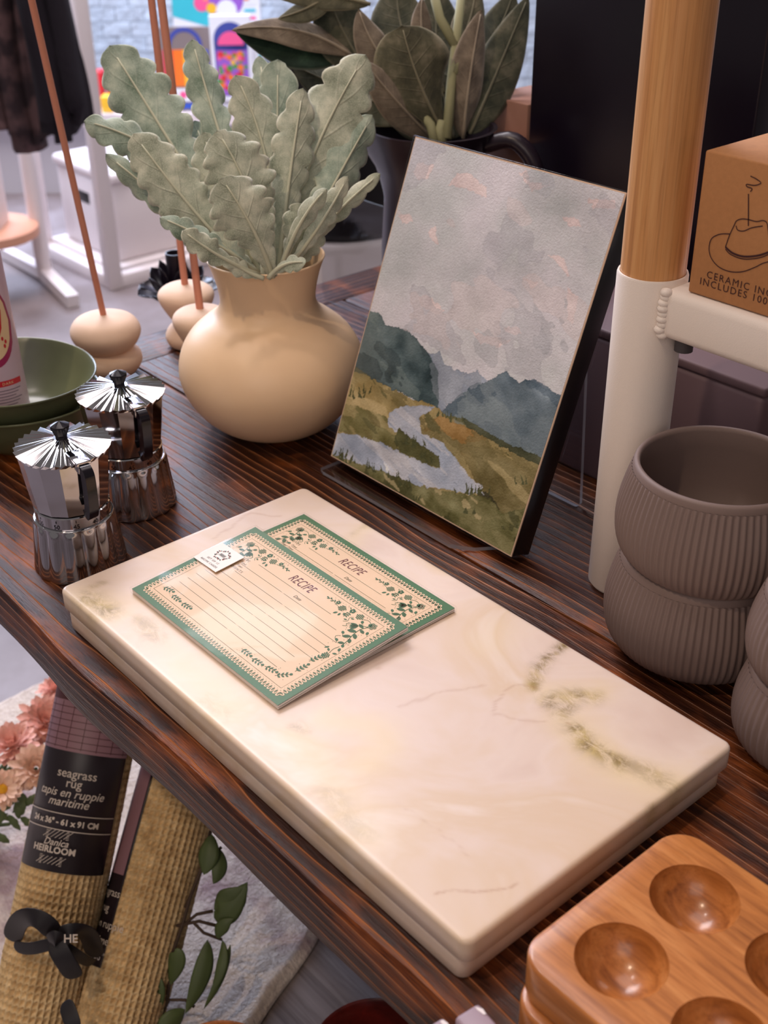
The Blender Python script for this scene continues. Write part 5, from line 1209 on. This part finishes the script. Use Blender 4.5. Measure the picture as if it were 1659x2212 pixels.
# eucalyptus vine
t = thing('leafy_vine', 'trailing green vine with oval leaves right of the rug rolls', 'plant', tuple(pd(450, 1950, 1.115)))
stm = plain('vine_stem', (70, 52, 40), .7)
def vpts(l, dep=1.115): return [pd(x, y, dep) for x, y in l]
mb = MB()
for l in ([(455, 1795), (440, 1860), (410, 1940), (395, 1995), (372, 2060), (362, 2150), (330, 2250)], [(478, 1830), (440, 1870), (400, 1960)], [(400, 1995), (425, 1975), (460, 1968)], [(415, 1990), (440, 2015), (480, 2030)], [(380, 2000), (430, 1990), (470, 2000)], [(345, 2200), (365, 2160), (400, 2160), (420, 2175)]):
    mb.tube(vpts(l), .0016, 6)
o = mb.build('stems', stm, t, smooth=180); place(o, t)
mb = MB()
for i, (b, mi_, tp, wd) in enumerate([((462, 1968), (475, 2000), (535, 1905), 62), ((462, 1965), (500, 1960), (528, 1915), 66), ((470, 2030), (470, 2000), (505, 1985), 30), ((448, 2030), (450, 2100), (400, 2190), 42), ((480, 2030), (490, 2080), (455, 2150), 24), ((498, 2040), (485, 2110), (440, 2180), 20), ((455, 1800), (450, 1850), (440, 1890), 46), ((470, 1830), (485, 1880), (460, 1910), 34), ((365, 2130), (390, 2060), (378, 2050), 40), ((400, 2180), (370, 2210), (330, 2240), 46), ((330, 2200), (350, 2150), (345, 2110), 24)]):
    leaf(mb, Vector(pd(*b, 1.115)), Vector(pd(*mi_, 1.10)), Vector(pd(*tp, 1.105)), wd / FPX * 1.11, Vector(-FW + RW * (.3 if i % 2 else -.2)), 0, .25, 0, 'oval', 14, 6, i)
o = mb.build('leaves', VINE, t, smooth=180); place(o, t); s_ = o.modifiers.new('t', 'SOLIDIFY'); s_.thickness = .0006
mb = MB(); b0 = pd(330, 2250, 1.105); mb.tube([b0, (b0[0] - .01, b0[1] - .01, SHZ)], .0018, 6); o = mb.build('root_stem', stm, t); place(o, t)
# dark red wooden bowl and orange wooden bowl on the bench
def wbowl(label, c, R_, H_, rgb, top):
    t = thing('wooden_bowl', label, 'bowl', c, 0)
    m_ = grain_wood('bowl_wood_%d' % rgb[0], tuple(int(x * .7) for x in rgb), rgb, tuple(min(255, int(x * 1.2)) for x in rgb), 'X', 1, .35, .3)
    mb = MB(); mb.lathe(smooth_prof([(R_ * .45, .0005), (R_ * .8, H_ * .25), (R_ * .98, H_ * .8), (R_, H_), (R_ * .96, H_), (R_ * .75, H_ * .35), (R_ * .4, H_ * .15), (.0001, H_ * .14)], 5), n=72); mb.build('bowl_body', m_, t, smooth=180); return t
c = at(812, 2300, -.45); wbowl('dark red wooden bowl under the table edge', (c[0], c[1], SHZ + .0), .058, .06, (92, 22, 16), 0)
c = at(468, 2330, -.44); wbowl('orange brown wooden bowl at the bottom of the frame', (c[0], c[1], SHZ + .02), .052, .045, (186, 112, 56), 0)

# ================================================================== FAR BACKGROUND
# white rack frame with storage bin
rx, ry = -2.555, 1.409; t = thing('white_rack', 'white square tube metal rack standing behind the terracotta sticks', 'rack', (rx, ry, FLZ)); s_ = .021
for (x, y) in ((0, 0), (-.44, 0), (0, .86), (-.44, .86)):
    mb = MB(); mb.box((x - s_, y - s_, 0.0005), (x + s_, y + s_, 1.3 if y == 0 else .33)); mb.build('post', RACK, t, bevel=.003)
for z in (.0, .62, 1.28):
    for a, b in (((-.42, -s_), (-.02, s_)), ((-.42, .86 - s_), (-.02, .86 + s_)), ((-s_, .02), (s_, .84)), ((-.44 - s_, .02), (-.44 + s_, .84))):
        if z == .62 or (z > 1 and b[1] > .1): continue
        mb = MB(); mb.box((a[0], a[1], z + .0005), (b[0], b[1], z + .042)); mb.build('rail', RACK, t, bevel=.003)
mb = MB(); mb.box((-.42, .02, .043), (-.02, .84, .05)); mb.build('bottom_shelf', RACK, t)
t = thing('storage_bin', 'white lidded storage bin with black patch as hand hole inside the rack', 'box', (-2.80, 1.72, FLZ + .0505))
mb = MB(); mb.box((-.16, -.25, 0), (.185, .26, .24)); mb.build('bin_body', RACK, t, bevel=.01); mb = MB(); mb.box((-.17, -.258, .2405), (.195, .268, .272)); mb.build('lid', RACK, t, bevel=.012)
mb = MB(); mb.box((-.05, -.2515, .15), (.04, -.249, .185)); mb.build('hand_hole_shade', BLACK, t, bevel=.006)  # black plate on the closed wall, painted shade of the hand hole
# pedestal stand with round peach tray and white box
P0 = at(100, 610, FLZ); t = thing('tray_stand', 'white metal stand with splayed foot and round peach tray', 'stand', (P0[0], P0[1], FLZ))
TF = Vector(at(160, 665, FLZ)) - Vector(P0); mb = MB(); mb.tube([(0, 0, .03), tuple(TF * 1.0 + Vector((0, 0, .02)))], .026, 4); mb.build('foot', RACK, t); mb = MB(); mb.tube([(0, 0, .03), tuple(Vector(at(10, 555, FLZ)) - Vector(P0) + Vector((0, 0, .02)))], .024, 4); mb.build('foot', RACK, t)
ztop = 1.3; mb = MB(); mb.tube([(0, 0, .02), (0, 0, ztop)], .024, 12); mb.build('post', RACK, t, smooth=60)
zt_ = float((pd(60, 490, np.linalg.norm(P0 - CAM) * 0 + dpt(P0) - .2))[2] - FLZ)
Tc = pd(-20, 500, dpt(P0) - .16); hh = Tc[2] - FLZ
mb = MB(); mb.lathe([(.13, -.018), (.14, -.012), (.14, .012), (.13, .018), (.0001, .018)], c=(Tc[0] - P0[0], Tc[1] - P0[1], hh), n=48); mb.build('round_tray', plain('peach_wood', (214, 156, 128), .5), t, smooth=40)
mb = MB(); Mw = frame(np.array([Tc[0], Tc[1], Tc[2] + .019]) , hx, hf); mb.box((-.10, -.05, 0), (.045, .05, .30), 0, Mw); o = mb.build('white_carton', RACK); tag(o, 'tall white carton standing on the peach tray at the left edge', 'box'); 
# hanging garments on a rail
gz = .55
t = thing('garment_rail', 'metal rail holding the dark garments, above the frame', 'rail', tuple(pd(-200, 100, 2.7)[:2]) + (FLZ,))
Lr = np.array([pd(-200, 0, 2.7), pd(170, 0, 2.7)]); mb = MB(); p0 = Vector((Lr[0][0], Lr[0][1], gz)) - t.location; p1 = Vector((Lr[1][0], Lr[1][1], gz)) - t.location
mb.tube([p0, p1], .012, 10); mb.tube([(p0.x, p0.y, 0.001), p0], .014, 10); mb.tube([(p0.x - .4, p0.y + .1, .001), (p0.x - .4, p0.y + .1, p0.z), p0], .014, 10); mb.build('rail_tubes', RACK, t, smooth=60)
def garment(label, x0, x1, yb, dep, mat, seed):
    R = random.Random(seed); A0 = pd(x0, 0, dep); B0 = pd(x1, 0, dep); zb_ = pd((x0 + x1) / 2, yb, dep)[2]
    mb = MB(); n, mz = 40, 24; vs = []; fs = []
    for j in range(mz + 1):
        q = j / mz; z = gz - .02 + (zb_ - gz) * q
        for i in range(n + 1):
            u = i / n; p = A0 * (1 - u) + B0 * u; dpn = .022 * math.sin(u * 17 + seed + q) * (.4 + q) + .01 * math.sin(u * 41 + q * 3)
            sh = hx * (.012 * math.sin(q * 5 + seed)); pz = z + (.03 * math.sin(u * 6 + seed) if j == mz else 0)
            vs.append((p[0] + hf[0] * dpn + sh[0], p[1] + hf[1] * dpn + sh[1], pz))
    for j in range(mz):
        for i in range(n): k = j * (n + 1) + i; fs.append((k, k + 1, k + n + 2, k + n + 1))
    mb.add(vs, fs); o = mb.build('hanging_garment', mat, smooth=180); s_ = o.modifiers.new('t', 'SOLIDIFY'); s_.thickness = .02; tag(o, label, 'clothing', 'garments on the rail')
m = N('brown_knit'); m.color(m.ramp(m.noise(m.coord(), 18, 3, .5), [(.4, srgb(52, 38, 42)), (.6, srgb(104, 78, 78))])); m.set(Roughness=.95)
garment('mottled brown garment hanging at the upper left corner', -60, 78, 318, 2.72, m.m, 1)
garment('near black garment hanging right of the brown one', 62, 140, 292, 2.66, plain('dark_knit', (26, 18, 28), .9), 3)
# display counter with colourful boxes
FD = 4.4; KF = FD / 3.45
def far(px, py, dep=FD): return pd(px, py, dep)
ctr = far(500, 245); 
def far_frame(px, py, dep): return frame(pd(px, py, dep), hx, hf)
t = thing('white_counter', 'white display counter far behind with colourful boxes on it', 'counter', tuple(ctr[:2]) + (FLZ,))
O4 = np.array([ctr[0], ctr[1], FLZ]); zc = ctr[2]
mb = MB(); mb.box((-1.2, .0, zc - FLZ - .04), (.55, .52, zc - FLZ)); o = mb.build('counter_top', RACK, t, M=frame(O4, hx, hf)); 
mb = MB(); mb.box((-1.15, .05, .0005), (.50, .50, zc - FLZ - .04)); o = mb.build('counter_base', plain('counter_grey', (190, 186, 192), .6), t, M=frame(O4, hx, hf))
pxm = FPX / FD
def pk(name, label, px, w_, h_, dep, build, back=.06, tilt=0.12, thick=.03):
    """upright box on the counter with a printed front"""
    w_ *= KF; h_ *= KF; back *= KF; dep *= KF; u = ((px - 500) / pxm); O5 = O4 + hx * u + hf * back; O5[2] = zc + .0005 + dep
    up = np.array([hf[0] * math.sin(tilt), hf[1] * math.sin(tilt), math.cos(tilt)]); M = frame(O5, hx, up)   # z axis faces viewer
    t = thing(name, label, 'box', O5, 0, 'colourful boxes on the far counter'); t.matrix_world = M
    mb = MB(); mb.box((0, 0, -thick), (w_, h_, 0)); 
    o = mb.build('box_body', build[0], t); mb = MB(); build[1](mb, w_, h_); o = mb.build('printed_front', build[2], t)
CY = plain('cyan_print', (60, 190, 208), .4); WHP = plain('white_print', (232, 236, 246), .4); ORR = plain('coral_print', (238, 140, 116), .4); PURP = plain('purple_print', (150, 92, 200), .4); YLP = plain('yellow_print', (240, 190, 50), .4)
RDP = plain('red_print', (214, 44, 56), .4); BLP = plain('blue_print', (44, 84, 190), .4); GNP = plain('green_print', (70, 150, 60), .4); PNK = plain('pink_print', (240, 90, 150), .4); LIL = plain('lilac_print', (196, 178, 230), .4); GRYP = plain('grey_carton', (128, 116, 116), .6); NAV = plain('navy_print', (60, 74, 160), .4); ORG = plain('orange_print', (240, 120, 30), .4)
def arc(mb, cx, cy, r0, r1, a0, a1, z, mi, n=16):
    for k in range(n):
        a = a0 + (a1 - a0) * k / n; b = a0 + (a1 - a0) * (k + 1) / n
        mb.flat([(cx + r0 * math.cos(a), cy + r0 * math.sin(a)), (cx + r1 * math.cos(a), cy + r1 * math.sin(a)), (cx + r1 * math.cos(b), cy + r1 * math.sin(b)), (cx + r0 * math.cos(b), cy + r0 * math.sin(b))], z, mi)
def b_pencils(mb, W, H):
    cols = [0, 1, 2, 3, 4]
    for k in range(9):
        x0 = W * (.06 + k * .098); mb.flat([(x0, H * .30), (x0 + W * .098, H * .30), (x0 + W * .098, H * .74), (x0, H * .74)], .001, [0, 0, 1, 1, 2, 3, 3, 4, 4][k])
    arc(mb, W * .5, H * .78, W * .26, W * .34, 0, PI, .001, 5); mb.flat([(W * .05, H * .03), (W * .95, H * .03), (W * .95, H * .10), (W * .05, H * .10)], .001, 4); mb.flat([(W * .05, H * .12), (W * .95, H * .12), (W * .95, H * .28), (W * .05, H * .28)], .001, 6)
    for k in range(4): disc(mb, W * (.2 + .2 * k), H * .2, W * .07, .0015, [0, 7, 3, 1][k], None)
def b_unicorn(mb, W, H):
    mb.flat([(0, H * .35), (W * .42, H * .2), (W * .55, H), (0, H)], .001, 0); arc(mb, W * .62, H * .55, W * .2, W * .26, 0, PI, .002, 2); disc(mb, W * .62, H * .58, W * .2, .0015, 3, None, 20)
    disc(mb, W * .45, H * .45, W * .06, .002, 4, None); disc(mb, W * .34, H * .52, W * .09, .0018, 5, None); disc(mb, W * .62, H * .42, W * .12, .0021, 1, None); disc(mb, W * .55, H * .98, W * .1, .0021, 1, None)
    for k in range(6): mb.flat([(W * .82, H * (.2 + .1 * k)), (W * .95, H * (.2 + .1 * k)), (W * .95, H * (.24 + .1 * k)), (W * .82, H * (.24 + .1 * k))], .0015, [1, 5, 0, 1, 2, 3][k])
def b_puzzle(mb, W, H):
    disc(mb, W * .5, H * .72, W * .42, .001, 0, None, 24, 1, 0); mb.flat([(W * .1, H * .05), (W * .9, H * .05), (W * .92, H * .7), (W * .08, H * .7)], .001, 0); mb.flat([(W * .12, H * .06), (W * .9, H * .06), (W * .9, H * .6), (W * .12, H * .6)], .0014, 1)
    arc(mb, W * .5, H * .66, 0, W * .32, 0, PI, .0016, 5); R = random.Random(4)
    for k in range(46): disc(mb, W * R.uniform(.18, .84), H * R.uniform(.10, .56), W * R.uniform(.04, .09), .0016 + k * 2e-5, R.choice([2, 3, 4, 6, 2, 3, 7]) if R.random() < .8 else 5, None, 8)
    mb.text('JIGSAW', W * .2, W * .14, H * .68, .003, 8) if False else None
def b_strip(mb, W, H):
    for k in range(10): mb.flat([(W * .3, H * (.06 + k * .085)), (W * .7, H * (.06 + k * .085)), (W * .7, H * (.11 + k * .085)), (W * .3, H * (.11 + k * .085))], .001, k % 4)
pk('pencil_box', 'grey carton with rainbow coloured pencils showing, behind the plant', 352, .145, .225, 0, (GRYP, b_pencils, [RDP, ORG, YLP, GNP, BLP, NAV, WHP, PNK]), .03, .05)
pk('craft_kit_box', 'cyan and white kit box with purple rainbow dome picture', 372, .25, .20, .165, (WHP, b_unicorn, [CY, WHP, ORR, PURP, YLP, PNK]), .16, .05)
pk('puzzle_box', 'white box with purple dome and bright floral picture', 463, .113, .225, .03, (WHP, b_puzzle, [NAV, PURP, RDP, ORG, YLP, PNK, GNP, GNP]), .03, .0)
pk('marker_card', 'white pack with a column of coloured squares at the right', 551, .05, .20, .03, (WHP, b_strip, [YLP, BLP, CY, GNP]), .05, .0)
mb = MB(); mb.box((0, 0, 0), (.30 * KF, .14 * KF, .165 * KF), 0, frame(O4 + hx * (-.14 * KF) + hf * .12 * KF + np.array([0, 0, zc - FLZ + .0005]), hx, hf)); o = mb.build('display_riser', RACK); tag(o, 'white riser block behind the coloured boxes on the far counter', 'riser')
# red and yellow goods further left on the counter
for i, (px, w_, h_, mt, lb) in enumerate([(150, .085, .10, RDP, 'small red package left of the white rack post'), (222, .06, .10, plain('rust_package', (170, 66, 44), .5), 'small rust red package right of the white rack post'), (218, .03, .045, YLP, 'small yellow tub in front of the rust red package'), (132, .05, .04, NAV, 'low dark blue package at the left end of the counter'), (182, .035, .06, PNK, 'pink package partly behind the white rack post')]):
    u = (px - 500) / pxm; Mw = frame(O4 + hx * u + hf * (.02 if i == 2 else .19 if i == 4 else .11) + np.array([0, 0, zc - FLZ + .0005]), hx, hf)
    mb = MB(); mb.box((0, 0, 0), (w_ * KF, .06, h_ * KF)); bb = mb.build('goods_package', mt, bevel=.004, M=Mw); tag(bb, lb, 'package', 'small goods on the far counter')
# black drum pouf on a white round plinth
PB = pd(735, 505, 2.05); t = thing('black_drum_pouf', 'large black round drum on a white plinth behind the vase', 'pouf', (PB[0] + .0, PB[1] + .0, FLZ))
zb = PB[2] - FLZ - .022; cx_ = hf * .16
mb = MB(); mb.lathe([(.155, .0005), (.155, zb - .01), (.150, zb - .003), (.0001, zb - .003)], c=tuple(cx_), n=72); mb.build('plinth', RACK, t, smooth=40)
mb = MB(); mb.lathe(smooth_prof([(.125, zb - .0025), (.135, zb + .01), (.137, zb + .12), (.13, zb + .26), (.11, zb + .28), (.0001, zb + .285)], 4), c=tuple(cx_), n=72); mb.build('drum', BLACK, t, smooth=60)
